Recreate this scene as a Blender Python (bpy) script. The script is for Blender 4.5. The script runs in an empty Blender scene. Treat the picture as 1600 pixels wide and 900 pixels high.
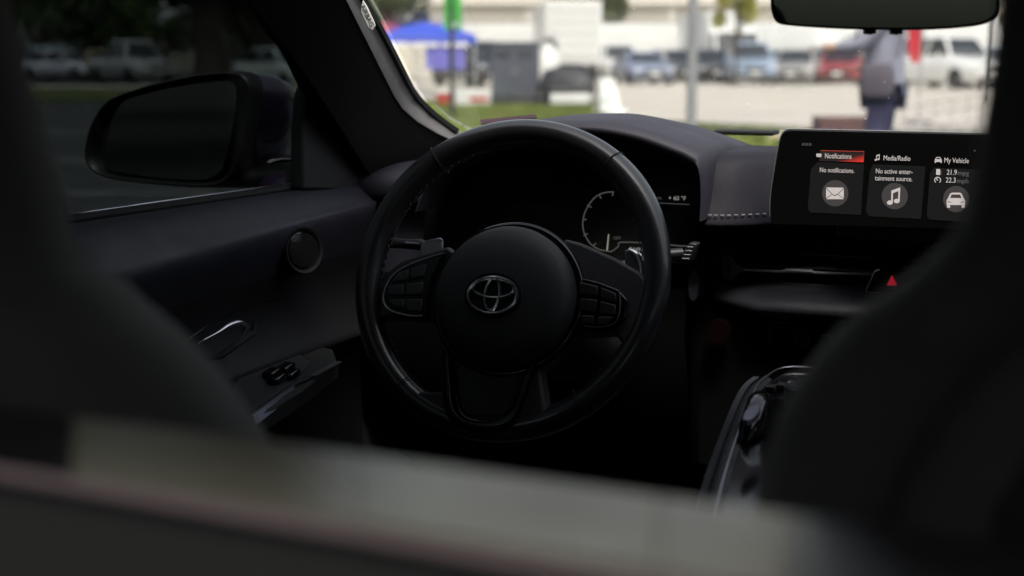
import bpy, bmesh, math, random
import numpy as np
from mathutils import Matrix, Vector
random.seed(7)
S = bpy.context.scene
COL = S.collection
R = math.radians

# ------------------------------------------------------------------ camera
YAW, PITCH, FPX = R(21.0), R(9.2), 50.0 / 36.0 * 1600.0
CAM = Vector((0.20, 0.0, 1.10))
Fv = Vector((-math.sin(YAW) * math.cos(PITCH), math.cos(YAW) * math.cos(PITCH), -math.sin(PITCH)))
Rv = Vector((math.cos(YAW), math.sin(YAW), 0.0))
Uv = Rv.cross(Fv)
FH = Vector((-math.sin(YAW), math.cos(YAW), 0.0))
cd = bpy.data.cameras.new('camera')
cam = bpy.data.objects.new('camera', cd)
COL.objects.link(cam)
cam.location = CAM
cam.rotation_euler = (math.pi / 2 - PITCH, 0, YAW)
cd.sensor_width, cd.lens = 36.0, 50.0
cd.clip_start, cd.clip_end = 0.02, 2000.0
cd.dof.use_dof = True
cd.dof.focus_distance = 1.62
cd.dof.aperture_fstop = 4.4
S.camera = cam

# ------------------------------------------------------------------ sky, sun, exposure
SUN_EL, SUN_AZ = R(58), R(150)      # azimuth: clockwise from +Y
world = bpy.data.worlds.new('World')
S.world = world
world.use_nodes = True
wn = world.node_tree
wn.nodes.clear()
sky = wn.nodes.new('ShaderNodeTexSky')
sky.sky_type = 'NISHITA'
sky.sun_disc = False
sky.sun_elevation = SUN_EL
sky.sun_rotation = SUN_AZ
sky.air_density, sky.dust_density, sky.ozone_density = 1.0, 4.0, 1.0
bg = wn.nodes.new('ShaderNodeBackground')
bg.inputs['Strength'].default_value = 0.15
wo = wn.nodes.new('ShaderNodeOutputWorld')
hs_ = wn.nodes.new('ShaderNodeHueSaturation')      # high thin overcast: the blue is washed out evenly
hs_.inputs['Saturation'].default_value = 0.35
wn.links.new(sky.outputs[0], hs_.inputs['Color'])
wn.links.new(hs_.outputs[0], bg.inputs[0])
wn.links.new(bg.outputs[0], wo.inputs[0])
sl = bpy.data.lights.new('sun', 'SUN')
sl.energy, sl.angle, sl.color = 1.5, R(16), (1.0, 0.94, 0.86)
sun = bpy.data.objects.new('sun', sl)
COL.objects.link(sun)
sd = Vector((math.sin(SUN_AZ) * math.cos(SUN_EL), math.cos(SUN_AZ) * math.cos(SUN_EL), math.sin(SUN_EL)))
sun.rotation_euler = sd.to_track_quat('Z', 'Y').to_euler()
sun.location = sd * 60
vs = S.view_settings
vs.view_transform, vs.look, vs.gamma, vs.exposure = 'Standard', 'None', 1.0, 1.10
vs.use_curve_mapping = False
S.cycles.max_bounces = 10
S.cycles.transparent_max_bounces = 24
S.cycles.glossy_bounces = 5
S.cycles.diffuse_bounces = 5
S.cycles.sample_clamp_indirect = 4.0
S.cycles.caustics_reflective = False
S.cycles.caustics_refractive = False
S.cycles.use_denoising = True


# ------------------------------------------------------------------ where a point of the place lies
def ray(px, py):
    return Fv + Rv * ((px - 800) / FPX) + Uv * ((450 - py) / FPX)


def U(px, py, x=None, y=None, z=None, d=None):
    r = ray(px, py)
    if x is not None: t = (x - CAM.x) / r.x
    elif y is not None: t = (y - CAM.y) / r.y
    elif z is not None: t = (z - CAM.z) / r.z
    else: t = d
    return CAM + r * t


def proj(p):
    v = Vector(p) - CAM
    z = v.dot(Fv)
    return 800 + FPX * v.dot(Rv) / z, 450 - FPX * v.dot(Uv) / z


def G(px, d, z=0.0):
    """a point out on the lot: column px, d metres ahead of the camera, height z"""
    r = ray(px, 90); r.z = 0
    r = r / r.dot(FH)
    p = CAM + r * d
    return Vector((p.x, p.y, z))


# ------------------------------------------------------------------ materials
MATS = {}


def mat(name, col, rough=0.5, metal=0.0, spec=0.5, bump=0.0, bscale=200.0, var=0.0, vscale=5.0,
        emis=None, estr=0.0, coat=0.0, sheen=0.0, rvar=0.0, crough=0.05):
    if name in MATS: return MATS[name]
    m = bpy.data.materials.new(name); m.use_nodes = True
    nt = m.node_tree; b = nt.nodes['Principled BSDF']
    b.inputs['Base Color'].default_value = (*col, 1)
    b.inputs['Roughness'].default_value = rough
    b.inputs['Metallic'].default_value = metal
    b.inputs['Specular IOR Level'].default_value = spec
    b.inputs['Coat Weight'].default_value = coat
    b.inputs['Coat Roughness'].default_value = crough
    if sheen:
        b.inputs['Sheen Weight'].default_value = sheen
        b.inputs['Sheen Roughness'].default_value = 0.5
    if emis:
        b.inputs['Emission Color'].default_value = (*emis, 1)
        b.inputs['Emission Strength'].default_value = estr
    tc = nt.nodes.new('ShaderNodeTexCoord')
    if var:
        n = nt.nodes.new('ShaderNodeTexNoise'); n.inputs['Scale'].default_value = vscale
        n.inputs['Detail'].default_value = 5
        nt.links.new(tc.outputs['Object'], n.inputs['Vector'])
        r = nt.nodes.new('ShaderNodeMapRange')
        r.inputs['From Min'].default_value = 0.3; r.inputs['From Max'].default_value = 0.7
        r.inputs['To Min'].default_value = 1 - var; r.inputs['To Max'].default_value = 1 + var
        nt.links.new(n.outputs['Fac'], r.inputs['Value'])
        mx = nt.nodes.new('ShaderNodeMix'); mx.data_type = 'RGBA'; mx.blend_type = 'MULTIPLY'
        mx.inputs['Factor'].default_value = 1.0
        mx.inputs['A'].default_value = (*col, 1)
        nt.links.new(r.outputs[0], mx.inputs['B'])
        nt.links.new(mx.outputs['Result'], b.inputs['Base Color'])
    if rvar:
        n2 = nt.nodes.new('ShaderNodeTexNoise'); n2.inputs['Scale'].default_value = 18
        n2.inputs['Detail'].default_value = 6
        nt.links.new(tc.outputs['Object'], n2.inputs['Vector'])
        r2 = nt.nodes.new('ShaderNodeMapRange')
        r2.inputs['From Min'].default_value = 0.3; r2.inputs['From Max'].default_value = 0.7
        r2.inputs['To Min'].default_value = max(0.02, rough - rvar); r2.inputs['To Max'].default_value = rough + rvar
        nt.links.new(n2.outputs['Fac'], r2.inputs['Value'])
        nt.links.new(r2.outputs[0], b.inputs['Roughness'])
    if bump:
        v = nt.nodes.new('ShaderNodeTexVoronoi'); v.inputs['Scale'].default_value = bscale
        nt.links.new(tc.outputs['Object'], v.inputs['Vector'])
        bp = nt.nodes.new('ShaderNodeBump'); bp.inputs['Strength'].default_value = bump
        bp.inputs['Distance'].default_value = 0.0006
        nt.links.new(v.outputs['Distance'], bp.inputs['Height'])
        nt.links.new(bp.outputs['Normal'], b.inputs['Normal'])
    MATS[name] = m
    return m


def glass(name, tint, refl=0.5):
    if name in MATS: return MATS[name]
    m = bpy.data.materials.new(name); m.use_nodes = True
    nt = m.node_tree; nt.nodes.clear()
    o = nt.nodes.new('ShaderNodeOutputMaterial')
    t = nt.nodes.new('ShaderNodeBsdfTransparent'); t.inputs[0].default_value = (*tint, 1)
    g = nt.nodes.new('ShaderNodeBsdfGlossy'); g.inputs['Roughness'].default_value = 0.01
    fr = nt.nodes.new('ShaderNodeFresnel'); fr.inputs[0].default_value = 1.45
    ml = nt.nodes.new('ShaderNodeMath'); ml.operation = 'MULTIPLY'; ml.inputs[1].default_value = refl
    mx = nt.nodes.new('ShaderNodeMixShader')
    nt.links.new(fr.outputs[0], ml.inputs[0]); nt.links.new(ml.outputs[0], mx.inputs[0])
    nt.links.new(t.outputs[0], mx.inputs[1]); nt.links.new(g.outputs[0], mx.inputs[2])
    nt.links.new(mx.outputs[0], o.inputs[0])
    MATS[name] = m
    return m


def carbon():
    m = bpy.data.materials.new('carbon_weave'); m.use_nodes = True
    nt = m.node_tree; b = nt.nodes['Principled BSDF']
    tc = nt.nodes.new('ShaderNodeTexCoord')
    mp = nt.nodes.new('ShaderNodeMapping'); mp.inputs['Rotation'].default_value = (0, 0, R(20))
    w = nt.nodes.new('ShaderNodeTexWave'); w.inputs['Scale'].default_value = 42
    w.bands_direction = 'Y'
    nt.links.new(tc.outputs['Object'], mp.inputs[0]); nt.links.new(mp.outputs[0], w.inputs[0])
    rp = nt.nodes.new('ShaderNodeValToRGB')
    rp.color_ramp.elements[0].color = (.006, .006, .007, 1); rp.color_ramp.elements[1].color = (.09, .09, .10, 1)
    nt.links.new(w.outputs['Fac'], rp.inputs[0]); nt.links.new(rp.outputs[0], b.inputs['Base Color'])
    b.inputs['Roughness'].default_value = 0.4
    return m


M_LEATHER = mat('wheel_leather', (.018, .018, .020), .36, bump=.15, bscale=900, rvar=.05, coat=.6, crough=.13)
M_LEATHERP = mat('perforated_leather', (.035, .035, .038), .55, bump=.5, bscale=600, rvar=.08)
M_PAD = mat('airbag_plastic', (.030, .031, .032), .58, bump=.3, bscale=1200, rvar=.05)
M_GLOSS = mat('piano_black', (.006, .006, .007), .12, rvar=.04)
M_SATIN = mat('satin_black_plastic', (.016, .016, .018), .42, rvar=.05)
M_MATTE = mat('matte_black_plastic', (.020, .020, .021), .75, bump=.2, bscale=800)
M_DASH = mat('dash_skin', (.024, .021, .032), .60, bump=.35, bscale=700, rvar=.06)
M_PADF = mat('dash_pad_skin', (.011, .0095, .016), .66, spec=.3, bump=.35, bscale=700, rvar=.06)
M_DASHL = mat('dash_lower_skin', (.026, .026, .032), .60, bump=.35, bscale=700)
M_DOOR = mat('door_skin', (.024, .024, .036), .55, bump=.3, bscale=700, rvar=.08)
M_CHROME = mat('satin_chrome', (.62, .62, .66), .22, 1.0)
M_CHROMEB = mat('bright_chrome', (.75, .76, .78), .24, 1.0)
M_PILLAR = mat('pillar_cloth', (.150, .142, .140), .95, bump=.5, bscale=900, var=.10, vscale=60)
M_HEAD = mat('headliner_cloth', (.05, .05, .052), .95, bump=.4, bscale=900)
M_SEAT = mat('seat_suede', (.055, .054, .054), .85, sheen=.5, bump=.4, bscale=700, var=.15, vscale=12)
M_SEATL = mat('seat_leather', (.035, .035, .034), .50, bump=.3, bscale=500, rvar=.08)
M_SEAM = mat('seam_thread', (.25, .25, .27), .8)
M_CARBON = carbon()
M_BLACK = mat('frit_black', (.005, .005, .005), .6, spec=.3)
M_RUBBER = mat('rubber', (.012, .012, .012), .8)
M_WS = glass('windshield_glass', (.955, .965, .955), .35)
M_TINT = glass('tinted_window_glass', (.24, .26, .255), .12)
M_RTINT = glass('rear_window_glass', (.50, .505, .50), .30)
M_MIRROR = mat('mirror_silver', (.30, .32, .29), .02, 1.0)
M_PAINT = mat('dark_purple_paint', (.055, .030, .075), .25, coat=1.0)
M_LEDGE = mat('polished_ledge', (.055, .054, .050), .10, spec=.5, rvar=.03)
M_EDGE = mat('mauve_edge', (.36, .27, .29), .45)
M_CARPET = mat('carpet', (.045, .045, .045), 1.0, bump=.6, bscale=300)
M_SCR = mat('screen_black', (.004, .004, .004), .14)
def em(name, c, s): return mat(name, (.004, .004, .004), .6, spec=.1, emis=c, estr=s * .5)
E_WHITE = em('screen_white', (1.0, .90, .85), .55)
E_GREY = em('screen_grey', (1.0, .95, .92), .12)
E_DIM = em('screen_dim', (1.0, 1.0, 1.0), .045)
E_CARD = em('screen_card', (1.0, 1.0, 1.0), .0065)
E_DISC = em('screen_disc', (1.0, .86, .86), .052)
E_RED = em('hazard_red', (1.0, .02, .06), .30)
E_CLU = em('cluster_grey', (1.0, .98, .95), .055)
E_CLUT = em('cluster_text', (1.0, .97, .92), .22)


def red_bar():
    m = bpy.data.materials.new('screen_red_bar'); m.use_nodes = True
    nt = m.node_tree; b = nt.nodes['Principled BSDF']
    b.inputs['Base Color'].default_value = (.01, .01, .01, 1)
    tc = nt.nodes.new('ShaderNodeTexCoord')
    sp = nt.nodes.new('ShaderNodeSeparateXYZ'); nt.links.new(tc.outputs['Generated'], sp.inputs[0])
    a = nt.nodes.new('ShaderNodeMath'); a.operation = 'MULTIPLY_ADD'      # brighter to the lower right, as the display draws it
    a.inputs[1].default_value = .9; a.inputs[2].default_value = .0
    nt.links.new(sp.outputs['X'], a.inputs[0])
    c = nt.nodes.new('ShaderNodeMath'); c.operation = 'MULTIPLY_ADD'; c.inputs[1].default_value = -.75
    nt.links.new(sp.outputs['Z'], c.inputs[0]); nt.links.new(a.outputs[0], c.inputs[2])
    rp = nt.nodes.new('ShaderNodeValToRGB')
    rp.color_ramp.elements[0].color = (.012, .004, .004, 1); rp.color_ramp.elements[0].position = .30
    rp.color_ramp.elements[1].color = (.72, .03, .015, 1); rp.color_ramp.elements[1].position = .88
    nt.links.new(c.outputs[0], rp.inputs[0]); nt.links.new(rp.outputs[0], b.inputs['Emission Color'])
    b.inputs['Emission Strength'].default_value = .5
    return m


# ------------------------------------------------------------------ objects and mesh building
ROOTM = {}


def thing(name, label, cat, loc=(0, 0, 0), group=None, rz=0.0, matrix=None):
    o = bpy.data.objects.new(name, None); COL.objects.link(o)
    o.empty_display_size = .1
    M = matrix if matrix is not None else Matrix.Translation(Vector(loc)) @ Matrix.Rotation(rz, 4, 'Z')
    o.matrix_world = M
    ROOTM[o.name] = M.copy()
    o['label'] = label; o['category'] = cat
    if group: o['group'] = group
    return o


def root_of(o):
    while o.parent: o = o.parent
    return o


class MB:
    def __init__(self): self.v, self.f = [], []

    def add(self, vs, fs):
        n = len(self.v)
        self.v += [Vector(p) for p in vs]
        self.f += [tuple(i + n for i in f) for f in fs]
        return self

    def box(self, c, s, m=None):
        hx, hy, hz = s[0] / 2, s[1] / 2, s[2] / 2
        vs = [Vector((x, y, z)) for z in (-hz, hz) for y in (-hy, hy) for x in (-hx, hx)]
        if m is not None: vs = [m @ p for p in vs]
        c = Vector(c)
        return self.add([p + c for p in vs], [(0, 2, 3, 1), (4, 5, 7, 6), (0, 1, 5, 4), (2, 6, 7, 3), (0, 4, 6, 2), (1, 3, 7, 5)])

    def hexa(self, a, b):
        """solid between two quads a and b (same winding)"""
        return self.add(list(a) + list(b), [(3, 2, 1, 0), (4, 5, 6, 7), (0, 1, 5, 4), (1, 2, 6, 5), (2, 3, 7, 6), (3, 0, 4, 7)])

    def loft(self, rings, closed=True, caps=True, loop=False):
        n = len(rings[0]); vs = [p for r in rings for p in r]; fs = []
        K = len(rings)
        for i in range(K if loop else K - 1):
            for j in range(n if closed else n - 1):
                a, b = i * n + j, i * n + (j + 1) % n
                c, d = ((i + 1) % K) * n + (j + 1) % n, ((i + 1) % K) * n + j
                fs.append((a, b, c, d))
        if caps and closed and not loop:
            fs.append(tuple(reversed(range(n)))); fs.append(tuple(range((K - 1) * n, K * n)))
        return self.add(vs, fs)

    def tube(self, path, r, n=8, loop=False, flat=1.0, up=None):
        path = [Vector(p) for p in path]; K = len(path); rings = []
        rr = r if isinstance(r, (list, tuple)) else [r] * K
        prev = None
        for i in range(K):
            a = path[(i - 1) % K] if (loop or i > 0) else path[i]
            b = path[(i + 1) % K] if (loop or i < K - 1) else path[i]
            t = (b - a).normalized()
            if up is not None: s = t.cross(Vector(up))
            elif prev is None:
                s = t.cross(Vector((0, 0, 1)))
                if s.length < .1: s = t.cross(Vector((0, 1, 0)))
            else: s = prev - t * prev.dot(t)
            s.normalize(); prev = s; q = s.cross(t).normalized()
            rings.append([path[i] + s * (math.cos(k / n * math.tau) * rr[i]) + q * (math.sin(k / n * math.tau) * rr[i] * flat) for k in range(n)])
        return self.loft(rings, True, True, loop)

    def lathe(self, prof, n=32, m=None, cap=True):
        m = m or Matrix()
        rings = [[m @ Vector((max(r, 1e-4) * math.cos(k / n * math.tau), max(r, 1e-4) * math.sin(k / n * math.tau), z)) for k in range(n)] for r, z in prof]
        return self.loft(rings, True, cap)

    def prism(self, pts, off):
        """solid from a planar outline (3d points) pushed by vector off"""
        n = len(pts); off = Vector(off); pts = [Vector(p) for p in pts]
        return self.add(pts + [p + off for p in pts], [tuple(range(n)), tuple(reversed(range(n, 2 * n)))] + [(i, i + n, (i + 1) % n + n, (i + 1) % n) for i in range(n)])

    def grid(self, rows, thick=None):
        """sheet from rows of points; thick = offset vector that makes it a slab"""
        n = len(rows[0]); K = len(rows)
        if thick is None: return self.loft(rows, False, False)
        t = Vector(thick)
        top = [Vector(p) for r in rows for p in r]; bot = [p + t for p in top]; N = len(top); fs = []
        for i in range(K - 1):
            for j in range(n - 1):
                a, b, c, d = i * n + j, i * n + j + 1, (i + 1) * n + j + 1, (i + 1) * n + j
                fs += [(a, b, c, d), (d + N, c + N, b + N, a + N)]
        for j in range(n - 1):
            fs += [(j + 1, j, j + N, j + 1 + N), ((K - 1) * n + j, (K - 1) * n + j + 1, (K - 1) * n + j + 1 + N, (K - 1) * n + j + N)]
        for i in range(K - 1):
            fs += [(i * n, (i + 1) * n, (i + 1) * n + N, i * n + N), ((i + 1) * n + n - 1, i * n + n - 1, i * n + n - 1 + N, (i + 1) * n + n - 1 + N)]
        return self.add(top + bot, fs)

    def build(self, name, m, parent=None, smooth=True, angle=40, bevel=0.0, seg=2, sub=0, local=False, label=None, fix=True):
        me = bpy.data.meshes.new(name)
        vs = self.v
        if parent is not None and not local:
            inv = ROOTM[root_of(parent).name].inverted()
            vs = [inv @ p for p in vs]
        me.from_pydata([tuple(p) for p in vs], [], self.f)
        if fix:
            bm = bmesh.new(); bm.from_mesh(me)
            bmesh.ops.recalc_face_normals(bm, faces=bm.faces[:]); bm.to_mesh(me); bm.free()
        me.materials.append(m)
        if smooth:
            me.shade_smooth()
            if not sub: me.set_sharp_from_angle(angle=R(angle))
        o = bpy.data.objects.new(name, me); COL.objects.link(o)
        if parent is not None: o.parent = parent
        else: ROOTM[o.name] = Matrix()
        if bevel:
            b = o.modifiers.new('bevel', 'BEVEL'); b.width = bevel; b.segments = seg; b.limit_method = 'ANGLE'; b.angle_limit = R(30)
            b.harden_normals = False
        if sub:
            s = o.modifiers.new('sub', 'SUBSURF'); s.levels = sub; s.render_levels = sub
        if label: o['label'] = label
        return o


def tag(o, label, cat, group=None, kind=None):
    if label: o['label'] = label
    if cat: o['category'] = cat
    if group: o['group'] = group
    if kind: o['kind'] = kind
    return o


def spline(pts, n=8, closed=False):
    """Catmull-Rom through points of any dimension"""
    P = [np.array(p, float) for p in pts]; K = len(P); out = []
    for i in range(K if closed else K - 1):
        g = lambda k: P[k % K] if closed else P[min(max(k, 0), K - 1)]
        a, b, c, d = g(i - 1), g(i), g(i + 1), g(i + 2)
        for s in range(n):
            t = s / n
            out.append(.5 * (2 * b + (c - a) * t + (2 * a - 5 * b + 4 * c - d) * t * t + (3 * b - a - 3 * c + d) * t ** 3))
    if not closed: out.append(P[-1])
    return [tuple(p) for p in out]


def text(s, size, name, m, parent, M, align='LEFT', extrude=.0002, sx=1.0):
    """lettering as a flat raised mesh; M maps text x,y,z to the parent's local space"""
    cu = bpy.data.curves.new(name, 'FONT'); cu.body = s; cu.size = size; cu.align_x = align
    cu.align_y = 'CENTER'; cu.extrude = extrude; cu.resolution_u = 3
    t = bpy.data.objects.new(name + '_tmp', cu); COL.objects.link(t)
    me = bpy.data.meshes.new_from_object(t.evaluated_get(bpy.context.evaluated_depsgraph_get()))
    bpy.data.objects.remove(t); bpy.data.curves.remove(cu)
    me.transform(M @ Matrix.Diagonal((sx, 1, 1, 1)))
    me.materials.clear(); me.materials.append(m)
    o = bpy.data.objects.new(name, me); COL.objects.link(o)
    o.parent = parent
    return o


# ================================================================== THE CAR: SHELL
shell = thing('car_shell', 'dark car cabin shell with cloth pillar, roof lining and windshield around the dashboard', 'car', (0, .8, .15))
# pillar lines on the driver's side: glass edge, lit trim edge, window edge
gl_px = [(587, 0), (618, 51), (650, 108), (673, 151), (690, 176), (713, 200)]
def pil(t, kind):
    """points along the left front pillar, t = 0 roof end, 1 dash end"""
    base = {'glass': (-.674, 1.935, .992), 'trim': U(645, 208, y=1.875), 'side': (-.705, 1.80, .935), 'win': U(492, 136, x=-.735)}[kind]
    top = {'glass': (-.552, 1.330, 1.262), 'trim': U(550, 18, x=-.598) + (U(550, 18, x=-.598) - U(645, 208, y=1.875)) * .62, 'side': (-.625, 1.262, 1.215), 'win': U(400, 0, x=-.672) + (U(400, 0, x=-.672) - U(492, 136, x=-.735)) * .62}[kind]
    p = Vector(top).lerp(Vector(base), t)
    if kind != 'trim' and kind != 'win': p.z += .018 * math.sin(math.pi * min(max(t, 0), 1))
    if kind == 'glass' and t > .8:
        q_ = min(t, 1.1) - .8; p.x += q_ ** 2 * 1.1 ; p.z -= q_ ** 2 * .1
    if kind == 'trim' and t > .8: p.x += (min(t, 1.1) - .8) ** 2 * 1.0
    return p
def mir(p): return Vector((-p[0], p[1], p[2]))
PIL_FACE = []
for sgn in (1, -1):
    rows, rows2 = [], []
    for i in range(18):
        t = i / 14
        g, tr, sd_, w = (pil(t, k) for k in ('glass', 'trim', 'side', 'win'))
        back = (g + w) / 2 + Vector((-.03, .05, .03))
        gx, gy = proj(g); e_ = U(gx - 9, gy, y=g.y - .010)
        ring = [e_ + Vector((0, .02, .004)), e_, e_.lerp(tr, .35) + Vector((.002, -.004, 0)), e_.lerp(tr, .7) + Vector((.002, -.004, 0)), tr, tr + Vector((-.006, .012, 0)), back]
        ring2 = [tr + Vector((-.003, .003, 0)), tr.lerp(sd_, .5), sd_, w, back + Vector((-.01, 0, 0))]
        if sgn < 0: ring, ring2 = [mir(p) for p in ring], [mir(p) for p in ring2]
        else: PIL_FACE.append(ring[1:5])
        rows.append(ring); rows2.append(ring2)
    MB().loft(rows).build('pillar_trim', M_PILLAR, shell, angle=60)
    MB().loft(rows2).build('shaded_door_seal', M_BLACK, shell, angle=60)  # black seal and frame; shade on the pillar's turned-away side is coloured in too
    # black ceramic band along the glass edge
    rows = []
    for i in range(29):
        t = i / 28; g = pil(t, 'glass'); k = g + Vector((.001, .002, .002))
        r = [g + Vector((-.012, 0, 0)), k, k + Vector((0, .006, .006)), g + Vector((-.02, .008, .008))]
        if sgn < 0: r = [mir(p) for p in r]
        rows.append(r)
    MB().loft(rows).build('windshield_seal', M_BLACK, shell)
# windshield pane, a bowed slab
rows = []
for i in range(13):
    t = i / 12 * 1.08 - .02; a = pil(t, 'glass') + Vector((0, .012, .012)); r = []
    for j in range(13):
        s = j / 12 * 2 - 1
        r.append(Vector((-a.x * s * 1.0, a.y + .16 * (1 - s * s), a.z + .01 * (1 - s * s))))
    rows.append(r)
ws = MB().grid(rows, (0, .002, .004)).build('windshield', M_WS, shell)
# dust specks stuck on the inside of the glass
mb = MB()
for k in range(70):
    i, j = random.uniform(3, 11.5), random.uniform(.5, 11.5)
    p = rows[int(i)][int(j)].lerp(rows[int(i)][int(j) + 1], j % 1).lerp(rows[int(i) + 1][int(j)].lerp(rows[int(i) + 1][int(j) + 1], j % 1), i % 1)
    r_ = random.uniform(.0004, .0011)
    mb.box(p + Vector((0, -.003, -.003)), (r_, r_, r_), Matrix.Rotation(random.random() * 3, 3, 'X'))
d_ = mb.build('dust', mat('dust_white', (.8, .8, .78), .9), ws, smooth=False); d_['kind'] = 'stuff'
# roof lining, rails, quarter panels, floor, firewall, rear
def roofz(x, y): return 1.262 - .030 * (x / .55) ** 2 + .018 * (1 - ((y - .4) / 1.0) ** 2)
rows = [[Vector((x, y, roofz(x, y))) for x in np.linspace(-.56, .56, 11)] for y in np.linspace(.16, 1.33, 14)]
MB().grid(rows, (0, 0, .03)).build('roof_lining', M_HEAD, shell)
MB().box((0, 1.36, 1.262), (1.06, .07, .03)).build('roof_header', M_HEAD, shell, bevel=.01)
for s in (-1, 1):
    visor_m = Matrix.Rotation(R(-10), 3, 'X')
    MB().box((s * .33, 1.24, 1.243), (.36, .15, .014), visor_m).build('sun_visor', M_HEAD, shell, bevel=.006)
    # roof rail from pillar to rear, window opening below it
    MB().tube([(s * .60, 1.34, 1.235), (s * .605, .9, 1.262), (s * .60, .4, 1.262), (s * .60, -.2, 1.215), (s * .60, -.98, 1.05)], .045, 8, flat=.7).build('roof_rail', M_HEAD, shell)
    # rear quarter panel behind the side window
    o = [(.62, 1.235), (.70, 1.10), (.76, .945), (.76, .15), (.30, .15), (.36, .945), (.42, 1.24)]
    MB().prism([Vector((s * .70, y - .02, z)) for y, z in o], (s * .05, 0, 0)).build('quarter_panel', M_MATTE, shell, bevel=.01)
    MB().prism([Vector((s * .68, y, z)) for y, z in [(.40, .15), (.40, .945), (.34, 1.245), (-.95, 1.10), (-.95, .15)]], (s * .05, 0, 0)).build('side_panel', M_MATTE, shell, bevel=.01)
    # outer skin below the belt
    MB().box((s * .82, .95, .45), (.06, 1.9, .62)).build('rocker_panel', M_PAINT, shell, bevel=.02)
MB().box((0, .55, .13), (1.66, 3.1, .06)).build('floor_pan', M_CARPET, shell)
MB().box((0, 2.06, .55), (1.5, .05, .82)).build('firewall', M_CARPET, shell)
for s in (-1, 1):
    MB().box((s * .775, 1.90, .55), (.04, .36, .80)).build('kick_panel', M_CARPET, shell)
    MB().box((s * .80, 1.92, .90), (.10, .40, .09)).build('fender_top', M_PAINT, shell, bevel=.02)
    MB().box((s * .76, .50, .40), (.05, .40, .52)).build('sill_panel', M_CARPET, shell)
MB().box((0, -.98, .55), (1.5, .05, .9)).build('rear_panel', M_MATTE, shell)
MB().box((0, -.35, .60), (1.4, 1.25, .04)).build('cargo_floor', M_CARPET, shell)
a = [(-.60, .17, 1.278), (.60, .17, 1.278), (.64, -.98, 1.02), (-.64, -.98, 1.02)]
MB().hexa(a, [(x, y - .002, z + .004) for x, y, z in a]).build('rear_window', M_RTINT, shell)
# bonnet ahead of the glass (below the sight line)
rows = []
for y in np.linspace(2.10, 3.55, 9):
    k = (y - 2.10) / 1.45
    rows.append([Vector((x, y, .955 - .13 * k ** 1.5 - .05 * (x / .8) ** 2 - (.06 if abs(x) > .79 else 0))) for x in np.linspace(-.82, .82, 13)])
MB().grid(rows, (0, 0, -.03)).build('bonnet', M_PAINT, shell)
MB().box((0, 3.1, .5), (1.6, 1.0, .55)).build('front_body', M_PAINT, shell, bevel=.08, seg=3)
for s in (-1, 1):
    for y in (2.75, -.45):
        m = Matrix.Translation((s * .74, y, .33)) @ Matrix.Rotation(math.pi / 2, 4, 'Y')
        w = MB().lathe([(.20, -.11), (.31, -.11), (.33, -.08), (.33, .08), (.31, .11), (.20, .11)], 28, m).build('wheel', M_RUBBER, shell)
# airbag badge on the pillar cloth
from mathutils.geometry import intersect_ray_tri
def hit(px, py):
    r = ray(px, py)
    for i in range(len(PIL_FACE) - 1):
        for j in range(len(PIL_FACE[0]) - 1):
            A, B_, C_, D_ = PIL_FACE[i][j], PIL_FACE[i][j + 1], PIL_FACE[i + 1][j + 1], PIL_FACE[i + 1][j]
            for tri in ((A, B_, C_), (A, C_, D_)):
                h_ = intersect_ray_tri(*tri, r, CAM, True)
                if h_ is not None: return h_
    return U(px, py, y=1.55)
best = hit(576, 25)
h0, h1, h2 = hit(568, 8), hit(584, 42), hit(569, 33)
along = (h1 - h0).normalized()
nrm = (h1 - h0).cross(h2 - h0).normalized()
if nrm.dot(CAM - best) < 0: nrm = -nrm
nrm = nrm * .5 + (CAM - best).normalized(); nrm = (nrm - along * nrm.dot(along)).normalized()
side = nrm.cross(along).normalized()
BM = Matrix((along, side, nrm)).transposed().to_4x4(); BM.translation = best + nrm * .0025
o = [(-.019, .0040), (-.010, .0052), (.010, .0052), (.0150, .0045), (.0185, -.0015), (.012, -.0050), (-.008, -.0050), (-.014, -.001)]
bad = MB().prism([BM @ Vector((x, y, 0)) for x, y in o], nrm * .0016).build('airbag_badge', mat('badge_white', (.78, .77, .74), .5), shell, bevel=.0006, label='small white airbag badge')
BL = ROOTM[shell.name].inverted() @ BM @ Matrix.Translation((0, .0003, .0019))
text('AIRBAG', .0085, 'badge_lettering', mat('badge_ink', (.06, .06, .06), .7), bad, BL, 'CENTER', sx=.95)

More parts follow.
